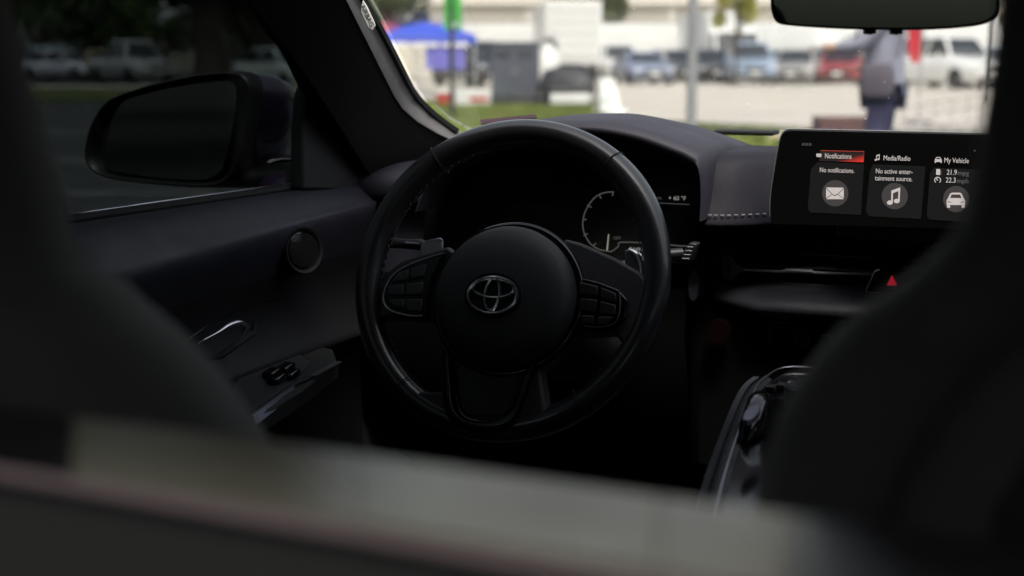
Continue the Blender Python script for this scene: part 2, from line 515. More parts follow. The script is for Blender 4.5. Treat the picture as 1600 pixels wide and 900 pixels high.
# rear ledge close to the camera
ledge = thing('bulkhead_ledge', 'polished rear bulkhead ledge with mauve edge, crossing the bottom of the view', 'ledge', (.1, .4, .6))
re_px = [(-330, 672), (0, 722), (300, 771), (600, 821), (800, 855), (1100, 906), (1500, 975), (1900, 1045)]
rear = [U(px, py, z=.981) for px, py in re_px]
fr_px = [(-330, 596), (0, 636), (300, 674), (600, 715), (800, 743), (1100, 785), (1500, 840), (1900, 895)]
front = [U(px, py, z=zz) for (px, py), zz in zip(fr_px, (.977, .977, .9765, .974, .972, .972, .972, .972))]
def ledge_row(px, pts, pxs):
    for i in range(len(pxs) - 1):
        if pxs[i] <= px <= pxs[i + 1]:
            return pts[i].lerp(pts[i + 1], (px - pxs[i]) / (pxs[i + 1] - pxs[i]))
pxr, pxf = [q[0] for q in re_px], [q[0] for q in fr_px]
for nm, x0_, x1_, m in (('dark_reflection', -330, 117, mat('ledge_reflect_dark', (.020, .019, .023), .30, rvar=.03)), ('dim_reflection', 119, 558, mat('ledge_reflect_olive', (.30, .285, .22), .25, rvar=.03)),
                       ('pale_reflection', 560, 1033, mat('ledge_reflect_cream', (.25, .222, .145), .24, spec=.26, rvar=.03)), ('pale_reflection', 1036, 1235, mat('ledge_reflect_cream', (.25, .222, .145), .24, spec=.26, rvar=.03)), ('dark_reflection', 1238, 1900, mat('ledge_reflect_dark', (.020, .019, .023), .30, rvar=.03))):  # window reflections along the ledge, painted in as coloured sections
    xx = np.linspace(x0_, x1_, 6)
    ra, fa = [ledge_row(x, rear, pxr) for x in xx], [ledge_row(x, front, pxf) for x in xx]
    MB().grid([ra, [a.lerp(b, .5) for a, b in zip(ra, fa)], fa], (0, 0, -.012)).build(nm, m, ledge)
MB().grid([[p + Vector((0, .004, -.0125)) for p in rear], [p + Vector((0, -.004, -.0125)) for p in front]], (0, 0, -.01)).build('ledge_core', M_MATTE, ledge)
MB().tube(spline([p + Vector((0, -.004, -.002)) for p in rear], 4), .0020, 8).build('edge_strip', M_EDGE, ledge)
MB().grid([[p + Vector((0, -.002, -.006)) for p in rear], [Vector((p.x, p.y + .0, .80)) for p in rear], [Vector((p.x, p.y + .03, .62)) for p in rear]], (0, .02, 0)).build('bulkhead_face', mat('bulkhead_plastic', (.062, .062, .062), .8, bump=.3), ledge)
MB().grid([[p + Vector((0, .002, -.004)) for p in front], [Vector((p.x, p.y + .0, .62)) for p in front]], (0, -.015, 0)).build('front_face', M_MATTE, ledge)

# ================================================================== SEATS
def make_seat(name, label, cx, y0, lean, zo=0.0):
    t = thing(name, label, 'car seat', (cx, y0 + .25, .16), 'front bucket seats')
    # half widths of the back up its height: (z, half width, thickness)
    prof = [(.40, .235, .10), (.50, .25, .12), (.62, .27, .14), (.75, .285, .145), (.86, .292, .14), (.93, .286, .13), (.965, .271, .12),
            (.992, .250, .112), (1.012, .227, .108), (1.032, .212, .104), (1.06, .208, .10), (1.10, .204, .096), (1.14, .203, .09), (1.18, .196, .078), (1.205, .17, .06), (1.222, .12, .04)]
    prof = [(z + zo * min(1, max(0, (z - .5) / .4)), w, t_) for z, w, t_ in prof]
    pr = spline(prof, 4)
    rings = []
    for z, hw, th in pr:
        yo = y0 + .10 + (z - .95) * lean
        n = 28; ring = []
        for k in range(n):
            a_ = k / n * math.tau
            c, s = math.cos(a_), math.sin(a_)
            e = .55
            x = cx + hw * math.copysign(abs(c) ** e, c)
            wing = .025 * max(0, abs(c) - .55) / .45 * (1 if z < 1.0 else .4)
            y = yo + th * .5 * math.copysign(abs(s) ** e, s) + (wing if s > 0 else wing * .55)
            ring.append(Vector((x, y, z)))
        rings.append(ring)
    MB().loft(rings).build('backrest', M_SEAT, t, angle=80)
    # rear hard shell panel of the back and piping round the edge
    rows = []
    for z in np.linspace(.45, 1.0, 12):
        hw = np.interp(z, [p[0] for p in prof], [p[1] for p in prof]) * .70
        yo = y0 + .10 + (z - .95) * lean - np.interp(z, [p[0] for p in prof], [p[2] for p in prof]) * .5
        rows.append([Vector((cx + hw * s, yo - .010 + .016 * abs(s) ** 3, z)) for s in np.linspace(-1, 1, 9)])
    MB().grid(rows, (0, .02, 0)).build('back_shell', M_MATTE, t, bevel=.004)
    for s in (-1, 1):
        path = []
        for z, hw, th in pr[6:-3]:
            path.append((cx + s * (hw * .80), y0 + .10 + (z - .95) * lean - th * .49, z))
        MB().tube(path, .0028, 6).build('piping', M_SEATL, t)
    # belt opening bezel in the shoulder
    z0 = 1.075; yo = y0 + .10 + (z0 - .95) * lean
    for s in (-1, 1):
        MB().tube([(cx + s * .075 + .035 * math.cos(k / 20 * math.tau), yo - .051, z0 + .012 * math.sin(k / 20 * math.tau)) for k in range(20)], .006, 6, loop=True).build('belt_opening', M_SATIN, t)
    # cushion with side bolsters
    rings = []
    for i in range(9):
        k = i / 8; y = y0 + .14 + k * .50
        top = .42 + .05 * k - (.03 if i in (0, 8) else 0); hw = .25 + .01 * math.sin(k * 3)
        rings.append([Vector((cx + x * hw, y, z)) for x, z in [(-1, .24), (-1.05, .36), (-.98, top + .055), (-.85, top + .06), (-.62, top), (0, top - .01), (.62, top), (.85, top + .06), (.98, top + .055), (1.05, .36), (1, .24)]])
    MB().loft(rings).build('cushion', M_SEATL, t, sub=1)
    MB().box((cx, y0 + .36, .20), (.40, .42, .08)).build('seat_rail', M_SATIN, t, bevel=.01)
    return t
make_seat('driver_seat', 'black bucket seat at the left, behind the steering wheel', -.409, .395, -.22, -.017)
make_seat('passenger_seat', 'black bucket seat at the right, in front of the display screen', .381, .448, -.22, .012)

# ================================================================== DASHBOARD
dash = thing('dashboard', 'dark soft skinned dashboard with instrument hood, air vents and stitched pad', 'dashboard', (0, 1.85, .5))
# --- right hand part: profile swept across the car
def dprof(x):
    """profile of the centre and passenger side (y, z)"""
    return [(2.12, .962), (2.03, .975), (1.93, .983), (1.865, .982), (1.838, .974), (1.825, .958), (1.810, .925), (1.800, .902), (1.802, .893), (1.83, .889)]
def pad_y(x): return .03 * (x / .8) ** 2 - .082 * math.exp(-(max(0, x + .198) / .075) ** 2)
xs = list(np.linspace(-.204, .0, 12)) + list(np.linspace(.06, .78, 10))
MB().loft([[Vector((x, y + pad_y(x) * min(1, max(0, (2.0 - y) / .14)), z)) for y, z in spline(dprof(x), 4)] for x in xs], False, False).build('upper_pad', M_PADF, dash, angle=70)
# stitched seam low on the pad
mb = MB()
for k in range(60):
    x = -.198 + k * .0075
    m = Matrix.Rotation(math.atan((pad_y(x + .002) - pad_y(x - .002)) / .004), 3, 'Z') @ Matrix.Rotation(R(-14), 3, 'X')
    mb.box((x, 1.8015 + pad_y(x) - .003, .9085), (.0048, .0016, .0012), m)
st = mb.build('stitching', M_SEAM, dash, smooth=False); st['kind'] = 'stuff'
# vent recess behind, with horizontal blades
MB().box((.28, 1.885, .85), (1.02, .05, .105)).build('vent_recess', M_BLACK, dash)
for k in range(3):
    MB().box((.19, 1.842, .835 + k * .018), (.78, .03, .0026), Matrix.Rotation(R(12), 3, 'X')).build('vent_blade', M_SATIN, dash, bevel=.001)
# silver strip through the vent with the adjuster slider and its cheeks
vy = 1.812
strip = [U(px, py, y=vy) for px, py in [(1150, 421), (1200, 423), (1222, 424.5), (1230, 422.5), (1268, 424), (1272, 426), (1340, 428), (1372, 429)]]
MB().tube(strip, [.0018, .0018, .0020, .0030, .0030, .0020, .0018, .0026], 8).build('vent_strip', mat('dull_silver', (.50, .50, .53), .30, .9), dash)
ad = MB().prism([U(px, py, y=vy - .006) for px, py in [(1130, 402), (1142, 400), (1148, 412), (1163, 422), (1148, 430), (1143, 438), (1131, 437), (1128, 420)]], (0, .02, 0)).build('vent_adjuster', mat('adjuster_grey', (.085, .085, .09), .4), dash, bevel=.001)
for k in range(4):
    p = U(1137, 407 + k * 8, y=vy - .0075)
    MB().box(p, (.0075, .004, .0035)).build('thumb_rib', M_RUBBER, ad, bevel=.0008)
# hazard switch
hz = MB().prism([U(px, py, y=vy - .004) for px, py in [(1366, 421), (1436, 424), (1430, 458), (1352, 456)]], (0, .03, 0)).build('hazard_switch', M_GLOSS, dash, bevel=.0015)
MB().tube([U(px, py, y=vy - .006) for px, py in [(1375, 421), (1367, 424), (1354, 452), (1353, 456), (1362, 457.5), (1428, 459)]], .0010, 6).build('switch_rim', mat('dull_silver', (.50, .50, .53), .30, .9), hz)
MB().prism([U(px, py, y=vy - .0052) for px, py in [(1393.5, 430), (1402, 447), (1385.5, 446)]], (0, .0015, 0)).build('warning_triangle', E_RED, hz, smooth=False, label='red warning triangle symbol')
# lower roll pad
zt, zb_ = U(1200, 458, y=1.775).z, U(1200, 497, y=1.775).z
def lprof(): return [(1.88, zt + .006), (1.80, zt + .003), (1.778, zt - .004), (1.765, (zt + zb_) / 2), (1.772, zb_ + .004), (1.80, zb_ - .003), (1.88, zb_ - .006)]
rows = []
for i, x in enumerate(np.linspace(-.214, .78, 16)):
    k = .55 if i == 0 else 1
    rows.append([Vector((x, 1.88 + (y - 1.88) * k + .03 * (x / .8) ** 2, (zt + zb_) / 2 + (z - (zt + zb_) / 2) * (.7 if i == 0 else 1))) for y, z in spline(lprof(), 3)])
MB().loft(rows, False, False).build('lower_pad', M_DASHL, dash, angle=80)
# grey end cheek at the left end of the lower pad
o = [(math.cos(a_) * .0075 + .0, math.sin(a_) * .021) for a_ in np.linspace(0, math.tau, 18, endpoint=False)]
ep = U(1083, 447, y=1.80)
MB().prism([ep + Vector((x, 0, z)) for x, z in o], (0, .05, 0)).build('pad_cheek', mat('cheek_grey', (.075, .077, .092), .5), dash, bevel=.003)
# climate panel under the pad
MB().prism([U(px, py, y=1.825) for px, py in [(1200, 503), (1420, 509), (1420, 600), (1212, 592)]], (0, .05, 0)).build('climate_panel', M_GLOSS, dash, bevel=.004)
rc = U(1254, 528, y=1.822)
kn = MB().lathe([(.0001, -.003), (.0085, -.003), (.0088, .004), (.0001, .005)], 28, Matrix.Translation(rc) @ Matrix.Rotation(math.pi / 2, 4, 'X')).build('volume_knob', M_SATIN, dash)
MB().tube([rc + Vector((.0102 * math.cos(k / 32 * math.tau), -.002, .0102 * math.sin(k / 32 * math.tau))) for k in range(32)], .00075, 6, loop=True).build('knob_ring', mat('dull_silver', (.50, .50, .53), .30, .9), kn)
MB().tube([U(px, py, y=1.8225) for px, py in [(1204, 541), (1202, 507), (1210, 504), (1300, 506)]], .0006, 6).build('panel_edge', mat('dull_silver', (.50, .50, .53), .30, .9), dash)
for k in range(5):
    p = U(1290 + k * 24, 530 + k * .6, y=1.823)
    MB().box(p, (.014, .006, .010)).build('climate_button', M_SATIN, dash, bevel=.001)
# start button right of the column
sp_ = U(1127, 515, y=1.80)
sb = MB().lathe([(.0001, -.004), (.013, -.003), (.0155, .0), (.0155, .02)], 28, Matrix.Translation(sp_) @ Matrix.Rotation(math.pi / 2, 4, 'X')).build('start_button', mat('start_red', (.004, .0010, .0010), .8, spec=.03), dash, label='dark red round start button')
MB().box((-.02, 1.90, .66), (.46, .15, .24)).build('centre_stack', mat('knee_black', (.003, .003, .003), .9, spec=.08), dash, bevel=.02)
# --- hood over the instruments
lip = [(655, 330), (672, 290), (700, 262), (740, 240), (790, 217), (840, 206), (900, 203), (946, 205), (1000, 216), (1045, 232), (1078, 246), (1094, 262), (1098, 300), (1096, 345)]
Llip = spline([U(px, py, y=1.70) for px, py in lip], 4)
top = []
for p in Llip:
    v = Vector(p)
    top.append(v)
cxh = -.372
rows = []
for k, (y, s, dz) in enumerate([(1.735, .975, -.008), (1.70, .985, -.006), (1.690, 1.0, .0), (1.692, 1.01, .006), (1.72, 1.02, .012), (1.77, 1.03, .016), (1.84, 1.05, .016), (1.92, 1.10, .008), (2.00, 1.17, -.006), (2.10, 1.22, -.025)]):
    r = []
    for p in top:
        x = cxh + (p.x - cxh) * s
        z = p.z
        lowcut = .93
        z2 = lowcut + (z - lowcut) * (1 if k < 6 else 1) + dz * (1 if z > .95 else max(0, (z - .90) / .05))
        if x > -.30 and k >= 6: z2 = max(z2, .968 if k < 9 else .95)
        r.append(Vector((x, y, z2)))
    rows.append(r)
MB().loft(rows, False, False).build('instrument_hood', M_DASH, dash, angle=80)
# inner walls of the hood
inn = [U(px, py, y=1.715) for px, py in lip]
rows = [[cxv + (p - cxv) * s for p in inn] for cxv, s in [(Vector((cxh, 1.715, .92)), .985)]]
far = [Vector((cxh + (p.x - cxh) * .96, 1.80, .92 + (p.z - .92) * .86)) for p in inn]
MB().prism([p + Vector((0, .001, 0)) for p in far], (0, .01, 0)).build('hood_back', M_BLACK, dash)
MB().loft([rows[0], far], False, False).build('hood_lining', M_MATTE, dash, angle=70)
# instrument display
CY = 1.775
def cl(px, py, dy=0): return U(px, py, y=CY - dy)
MB().prism([cl(px, py) for px, py in [(668, 262), (1094, 262), (1092, 412), (660, 408)]], (0, .02, 0)).build('instrument_display', M_SCR, dash)
disp = [o for o in dash.children if o.name.startswith('instrument_display')][0]
gp = spline([(959, 300), (945, 301), (930, 308), (917, 325), (911, 343), (912, 362), (921, 379), (934, 389), (950, 392.5), (956, 392.5), (966, 385), (972, 378.5), (1030, 381), (1060, 384), (1088, 385)], 4)
MB().tube([cl(px, py, .0015) for px, py in gp], .00095, 5).build('gauge_arc', E_CLU, disp)
for (a0, b0, a1, b1) in [(958, 299, 957, 306), (937, 305, 939, 310), (918, 320, 924, 324), (911, 343, 916, 343), (912, 368, 918, 365), (927, 384, 931, 380)]:
    MB().tube([cl(a0, b0, .0018), cl(a1, b1, .0018)], .00095, 5).build('gauge_tick', E_CLU, disp)
MB().tube([cl(948.5, 391, .002), cl(951, 366, .002)], [.0011, .0008], 5).build('gauge_needle', mat('needle', (.1, .1, .1), .5, emis=(1, .95, .8), estr=.10), disp)
MB().tube([cl(1025, 317, .0015), cl(1077, 319.5, .0015)], .0006, 5).build('display_rule', E_DIM, disp)
DI = ROOTM[dash.name].inverted()
def on_dash(px, py, dy):   # text frame: x right, y up, facing the seats
    M = Matrix.Rotation(math.pi / 2, 4, 'X'); M.translation = cl(px, py, dy)
    return DI @ M
text('+ 60 °F', .0078, 'display_text', E_CLUT, disp, on_dash(1044, 309.5, .0015))
text('am', .0068, 'display_text', E_CLU, disp, on_dash(1024, 309, .0015))
text('0449.4 mi', .0078, 'display_text', E_CLUT, disp, on_dash(983, 389.5, .0015))
text('mi', .0070, 'display_text', E_CLUT, disp, on_dash(1049, 394, .0015))
text('OFF', .0060, 'display_text', E_CLU, disp, on_dash(958, 372, .0015))
# --- left end of the dash
rows = []
for x in np.linspace(-.735, -.545, 6):
    k = (x + .735) / .19
    rows.append([Vector((x, y, z)) for y, z in spline([(2.1, .965), (1.90, .958), (1.82, .948), (1.795, .930), (1.80, .905), (1.82, .895), (1.82, .80), (1.83, .70), (1.90, .62)], 3)])
MB().loft(rows, False, False).build('side_pad', M_DOOR, dash, angle=70)
MB().box((-.61, 1.795, .905), (.13, .012, .0022)).build('trim_line', M_CHROME, dash)
MB().prism([U(px, py, y=1.80) for px, py in [(547, 350), (566, 349), (564, 392), (548, 392)]], (0, .02, 0)).build('side_vent_frame', M_GLOSS, dash, bevel=.002)
for k in range(4):
    MB().box(U(556, 358 + 9 * k, y=1.797), (.011, .006, .004)).build('side_vent_rib', M_SATIN, dash, bevel=.001)
# lower dash and knee panel
rows = []
for x in np.linspace(-.735, -.245, 7):
    rows.append([Vector((x, y, z)) for y, z in [(1.80, .80), (1.79, .74), (1.83, .62), (1.93, .50), (2.02, .45)]])
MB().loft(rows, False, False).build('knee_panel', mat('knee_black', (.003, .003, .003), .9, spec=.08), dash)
# dash top sensor plate and base strip by the glass
sp2 = U(1166, 209, y=1.99)
MB().box(sp2 + Vector((0, 0, .002)), (.085, .05, .006)).build('speaker_grille', M_BLACK, dash, bevel=.002)

# reddish permit sheet lying on the dash by the windshield
pm = [U(749, 187, y=1.97), U(837, 178.5, y=1.97), U(839, 184, y=1.955), U(752, 194, y=1.955)]
pt = MB().hexa(pm, [p + Vector((0, .001, -.0015)) for p in pm]).build('permit_card', mat('permit_red', (.045, .018, .024), .7, var=.2, vscale=40), None, smooth=False)
tag(pt, 'thin maroon card lying on the dash behind the steering wheel top', 'card')

# ================================================================== STEERING WHEEL
WC, WT = Vector((-.3662, 1.4630, .8585)), .3904
WM = Matrix.Translation(WC) @ Matrix(((1, 0, 0, 0), (0, math.sin(WT), -math.cos(WT), 0), (0, math.cos(WT), math.sin(WT), 0), (0, 0, 0, 1)))
wheel = thing('steering_wheel', 'black leather three spoke steering wheel with chrome oval emblem', 'steering wheel', matrix=WM)
WI = WM.inverted(); oC = WI @ CAM
def W(px, py, w=0.0):
    d_ = WI.to_3x3() @ ray(px, py)
    t = (w - oC.z) / d_.z
    return oC + d_ * t
n, k_ = 120, 16
rings = []
for i in range(n):
    a_ = i / n * math.tau; deg = math.degrees(a_)
    thick = .0157 + .0012 * (math.exp(-((deg - 35) / 16) ** 2) + math.exp(-((deg - 145) / 16) ** 2)) - .0008 * math.exp(-((deg - 90) / 25) ** 2)
    c = Vector((math.cos(a_), math.sin(a_), 0)) * .1708
    rings.append([c + Vector((math.cos(a_) * math.cos(b), math.sin(a_) * math.cos(b), 0)) * thick * .95 + Vector((0, 0, math.sin(b) * thick * 1.08)) for b in (j / k_ * math.tau for j in range(k_))])
rim = MB().loft(rings, True, False, True).build('rim', M_LEATHER, wheel, local=True, angle=80)
for deg in (52, 128, 232, 308):     # joints of the leather wrap
    a_ = R(deg); c = Vector((math.cos(a_), math.sin(a_), 0))
    MB().tube([c * .170 + c * (.0172 * math.cos(b)) + Vector((0, 0, .0186 * math.sin(b))) for b in (j / 24 * math.tau for j in range(24))], .0007, 5, loop=True).build('wrap_joint', M_RUBBER, rim, local=True)
mb = MB()
for i in range(150):
    a_ = R(-40 + i * 260 / 150 - 0); c = Vector((math.cos(a_), math.sin(a_), 0)); t_ = Vector((-c.y, c.x, 0))
    m = Matrix((t_, c, Vector((0, 0, 1)))).transposed()
    mb.box(c * (.170 - .0162) + Vector((0, 0, .002 if i % 2 else -.002)), (.0028, .0012, .0012), m)
stt = mb.build('rim_stitching', mat('black_thread', (.10, .10, .11), .7), rim, local=True, smooth=False); stt['kind'] = 'stuff'
# hub pad
pc = W(779, 458, .045); pc = Vector((pc.x, pc.y, 0))
pad = MB().lathe([(.0001, .0515), (.02, .0512), (.04, .0500), (.058, .0470), (.070, .0425), (.0765, .0370), (.0795, .0300), (.0800, .020), (.0790, -.01), (.0001, -.01)], 64, Matrix.Translation(pc)).build('airbag_pad', M_PAD, wheel, local=True, angle=50)
# gloss collar behind the pad
MB().tube([pc + Vector((.0835 * math.cos(a_), .0835 * math.sin(a_), .014)) for a_ in (k / 72 * math.tau for k in range(72))], .0052, 10, loop=True).build('collar', M_GLOSS, wheel, local=True)
MB().lathe([(.085, .010), (.088, -.004), (.080, -.035), (.0001, -.04)], 48, Matrix.Translation(pc)).build('hub_back', M_SATIN, wheel, local=True)
# emblem: recess and three chrome ellipses
ec = W(770.5, 462, .0505)
def ell(cx, cy, a_, b_, z, n=48): return [ec + Vector((cx + a_ * math.cos(t), cy + b_ * math.sin(t), z)) for t in (k / n * math.tau for k in range(n))]
MB().loft([ell(0, 0, .0335, .0255, .0005), ell(0, 0, .0330, .0250, .0016), ell(0, 0, .0290, .0210, .0010)]).build('emblem_recess', M_BLACK, pad, local=True)
eb = MB().tube(ell(0, 0, .0280, .0200, .0022, 64), .0019, 8, loop=True).build('emblem', M_CHROMEB, wheel, local=True, label='chrome oval emblem of three crossing ellipses')
MB().tube(ell(0, .0072, .0235, .0098, .0024, 56), .0016, 8, loop=True).build('emblem_ellipse', M_CHROMEB, eb, local=True)
MB().tube(ell(0, .0010, .0082, .0182, .0026, 56), .0017, 8, loop=True).build('emblem_ellipse', M_CHROMEB, eb, local=True)
# spokes: padded arms between hub and rim
def prismW(pts, w0, w1, name, m, parent, bevel=.002, seg=2, label=None):
    q = [W(px, py, w1) for px, py in pts]
    return MB().prism(q, (0, 0, w0 - w1)).build(name, m, parent, local=True, bevel=bevel, seg=seg, label=label)
spL = prismW([(592, 452), (604, 425), (626, 408), (700, 384), (720, 400), (705, 520), (672, 500), (610, 496), (590, 500)], -.012, .010, 'spoke', M_SATIN, wheel, .004, 3)
spR = prismW([(880, 372), (905, 378), (960, 402), (1000, 425), (1016, 445), (1010, 540), (985, 556), (960, 520), (905, 524), (870, 540)], -.012, .012, 'spoke', M_LEATHERP, wheel, .004, 3)
# button pods
pL = prismW([(599, 462), (606, 440), (622, 422), (650, 408), (694, 394), (676, 432), (668, 462), (668, 492), (645, 493), (612, 485), (601, 476)], .004, .018, 'button_pod', M_GLOSS, wheel, .0015)
MB().tube([W(px, py, .0188) for px, py in spline([(690, 396), (650, 409), (622, 423), (606, 441), (599, 463), (602, 477), (613, 486), (640, 493), (660, 493)], 4)], .0010, 6).build('pod_rim', mat('dull_silver', (.50, .50, .53), .30, .9), pL, local=True)
for q in ([(614, 436), (622, 426), (638, 420), (638, 437), (614, 441)], [(641, 419), (666, 412), (662, 432), (641, 436)], [(606, 446), (630, 444), (631, 461), (605, 461)],
          [(634, 443), (661, 440), (659, 460), (634, 461)], [(607, 468), (630, 467), (631, 481), (614, 480)], [(634, 467), (659, 467), (659, 488), (634, 484)]):
    prismW(q, .016, .0205, 'wheel_button', M_PAD, pL, .0012)
pR = prismW([(900, 432), (935, 440), (966, 452), (980, 468), (977, 497), (962, 511), (930, 516), (902, 512), (896, 470)], .004, .0175, 'button_pod', M_GLOSS, wheel, .0015)
MB().tube([W(px, py, .018) for px, py in spline([(967, 454), (969, 470), (967, 492), (958, 506), (935, 511), (912, 509)], 4)], .0006, 6).build('pod_rim', mat('dull_silver', (.50, .50, .53), .30, .9), pR, local=True)
for q in ([(905, 440), (934, 447), (934, 462), (905, 460)], [(938, 448), (962, 458), (963, 472), (938, 466)], [(905, 466), (933, 468), (929, 488), (905, 486)],
          [(938, 470), (962, 476), (961, 492), (936, 490)], [(906, 492), (928, 493), (926, 506), (908, 505)], [(934, 494), (959, 495), (950, 506), (934, 508)]):
    prismW(q, .0155, .0195, 'wheel_button', M_SATIN, pR, .0012)
# lower spoke: leather web, gloss frame, matt insert
prismW([(640, 612), (694, 612), (694, 560), (840, 560), (852, 640), (858, 660), (800, 684), (735, 684), (690, 668), (655, 640)], -.014, .0145, 'lower_spoke', M_LEATHERP, wheel, .004, 3)
uo = spline([(690, 545), (691, 600), (694, 640), (712, 664), (750, 677), (788, 671), (808, 650), (822, 612), (840, 562)], 4)
ui = spline([(709, 560), (713, 600), (718, 632), (730, 649), (755, 655), (786, 652), (800, 638), (812, 606), (828, 562)], 4)
mb = MB()
rings = []
for a_, b_ in zip(uo, ui):
    A, B = W(*a_, .021), W(*b_, .021)
    m_ = (A + B) / 2
    rings.append([A + Vector((0, 0, -.016)), A, A.lerp(m_, .4) + Vector((0, 0, .0035)), B.lerp(m_, .4) + Vector((0, 0, .003)), B, B + Vector((0, 0, -.016))])
mb.loft(rings).build('spoke_trim', M_GLOSS, wheel, local=True, angle=60)
prismW([(705, 556), (714, 632), (732, 650), (788, 650), (802, 634), (832, 560)], -.01, .0175, 'spoke_insert', M_PAD, wheel, .002)
# shift paddles
prismW([(655, 404), (658, 386), (664, 376), (688, 372), (692, 376), (690, 398), (676, 408)], -.020, -.015, 'shift_paddle', M_CHROME if False else mat('paddle_grey', (.22, .22, .24), .32, .7), wheel, .0015)
MB().tube([W(px, py, -.0145) for px, py in [(657, 392), (662, 378), (672, 375), (688, 372.5), (692, 376)]], .0006, 6).build('paddle_edge', M_CHROME, wheel, local=True)
pr_ = prismW([(976, 390), (986, 390), (997, 398), (1004, 412), (1006, 431), (996, 436), (976, 430)], -.022, -.016, 'shift_paddle', mat('paddle_grey', (.22, .22, .24), .32, .7), wheel, .0015)
MB().tube([W(px, py, -.0150) for px, py in spline([(982, 389.5), (991, 394), (999, 402), (1004, 416), (1004, 430)], 4)], [.0010 + .0030 * math.sin(min(1, k / 13) * math.pi * .6) for k in range(17)], 8).build('paddle_edge', M_CHROMEB, pr_, local=True)

# steering column with stalks
colm = thing('steering_column', 'black steering column shroud with control stalks behind the wheel', 'steering column', (-.366, 1.60, .80))
ax = Vector((0, math.cos(WT), -math.sin(WT)))
rings = []
for s, a_, b_ in [(.045, .055, .045), (.06, .062, .05), (.12, .066, .055), (.2, .07, .06), (.3, .08, .065)]:
    c = WC + ax * s
    rings.append([c + Vector((a_ * math.copysign(abs(math.cos(t)) ** .6, math.cos(t)), 0, 0)) + Vector((0, math.sin(WT), math.cos(WT))) * (b_ * math.copysign(abs(math.sin(t)) ** .6, math.sin(t))) for t in (k / 24 * math.tau for k in range(24))])
MB().loft(rings).build('shroud', M_MATTE, colm)
ls = [WC + ax * .09 + Vector((-.05, 0, .02)), U(655, 382, y=1.56), U(630, 381, y=1.565), U(607, 379, y=1.57)]
stalk = MB().tube(ls, [.009, .007, .006, .007], 10).build('stalk', M_SATIN, colm)
MB().tube([U(634, 379, y=1.556), U(655, 381, y=1.552)], .0016, 6).build('stalk_mark', mat('dull_silver', (.50, .50, .53), .30, .9), stalk)
rs_ = [WC + ax * .09 + Vector((.05, 0, .02)), U(1040, 398, y=1.60), U(1066, 396, y=1.61)]
st2 = MB().tube(rs_, [.009, .007, .007], 10).build('stalk', M_SATIN, colm)
q = [U(px, py, y=1.605) for px, py in [(1077, 379), (1090, 381), (1080, 409), (1060, 404)]]
hd = MB().prism(q, (0, .018, 0)).build('stalk_head', M_SATIN, colm, bevel=.002)
for k in range(4):
    x0 = 1074 - k * 2.8
    MB().tube([U(x0, 385.8 + k * 6, y=1.6035), U(x0 + 9 + k * .8, 386 + k * 6, y=1.6035)], .00055, 6).build('stalk_mark', mat('mark_white', (.5, .5, .5), .6), hd)

# ================================================================== TOUCH SCREEN
SY = 1.700
scr = thing('touch_screen', 'wide dashboard display showing notification, media and vehicle cards', 'display', U(1380, 352, y=SY))
def sc(px, py, dy=0): return U(px, py, y=SY - dy)
edge = spline([(1206, 351), (1203, 335), (1204, 305), (1209, 270), (1217, 225), (1222, 209), (1230, 203.5), (1245, 202.6)], 4) + [(1400, 205.8), (1560, 209.2), (1605, 210.5), (1618, 216), (1622, 232), (1618, 340), (1612, 362)]
MB().prism([sc(*p) for p in edge], (0, .014, 0)).build('screen_panel', M_SCR, scr, bevel=.0012)
panel = scr.children[0]
MB().tube([sc(px, py, -.001) for px, py in spline([(1203, 338), (1204, 305), (1209, 270), (1217, 225), (1222, 209), (1230, 203), (1245, 202), (1400, 205.2), (1560, 208.6), (1605, 210)], 4)], .00085, 6).build('screen_rim', mat('rim_silver', (.62, .60, .56), .35, .9), scr)
MB().box(U(1420, 352, y=1.765), (.16, .09, .03)).build('screen_mount', M_MATTE, scr, bevel=.005)
SI = ROOTM[scr.name].inverted()
def on_scr(px, py, dy=.0012):
    M = Matrix.Rotation(math.pi / 2, 4, 'X'); M.translation = sc(px, py, dy)
    return SI @ M
def flat(pts, name, m, dy=.0006, parent=None, th=.0004):
    return MB().prism([sc(px, py, dy) for px, py in pts], (0, th, 0)).build(name, m, parent or panel, smooth=False)
def circ(cx, cy, r, n=36): return [(cx + r * math.cos(t), cy + r * math.sin(t)) for t in (k / n * math.tau for k in range(n))]
for pts in ([(1278, 253), (1350, 256), (1345, 336), (1266, 332), (1262, 325), (1267, 264)], [(1364, 257), (1446, 260), (1439, 342), (1358, 338), (1353, 331), (1359, 267)],
            [(1459, 262), (1560, 266), (1553, 350), (1452, 343), (1448, 337), (1453, 271)]):
    flat(pts, 'card', E_CARD)
flat([(1281, 235.0), (1350.5, 236.5), (1349, 253.5), (1280, 251.5)], 'highlight_bar', red_bar(), .0008)
MB().tube([sc(px, py, .0012) for px, py in [(1283, 235.3), (1350, 236.8), (1349, 253.3)]], .00035, 4).build('highlight_edge', em('edge_red', (1, .12, .06), .45), panel)
for cx_, cy_ in ((1305, 302), (1398, 306.5), (1494, 311)):
    flat(circ(cx_, cy_, 20.5), 'icon_disc', E_DISC, .0009)
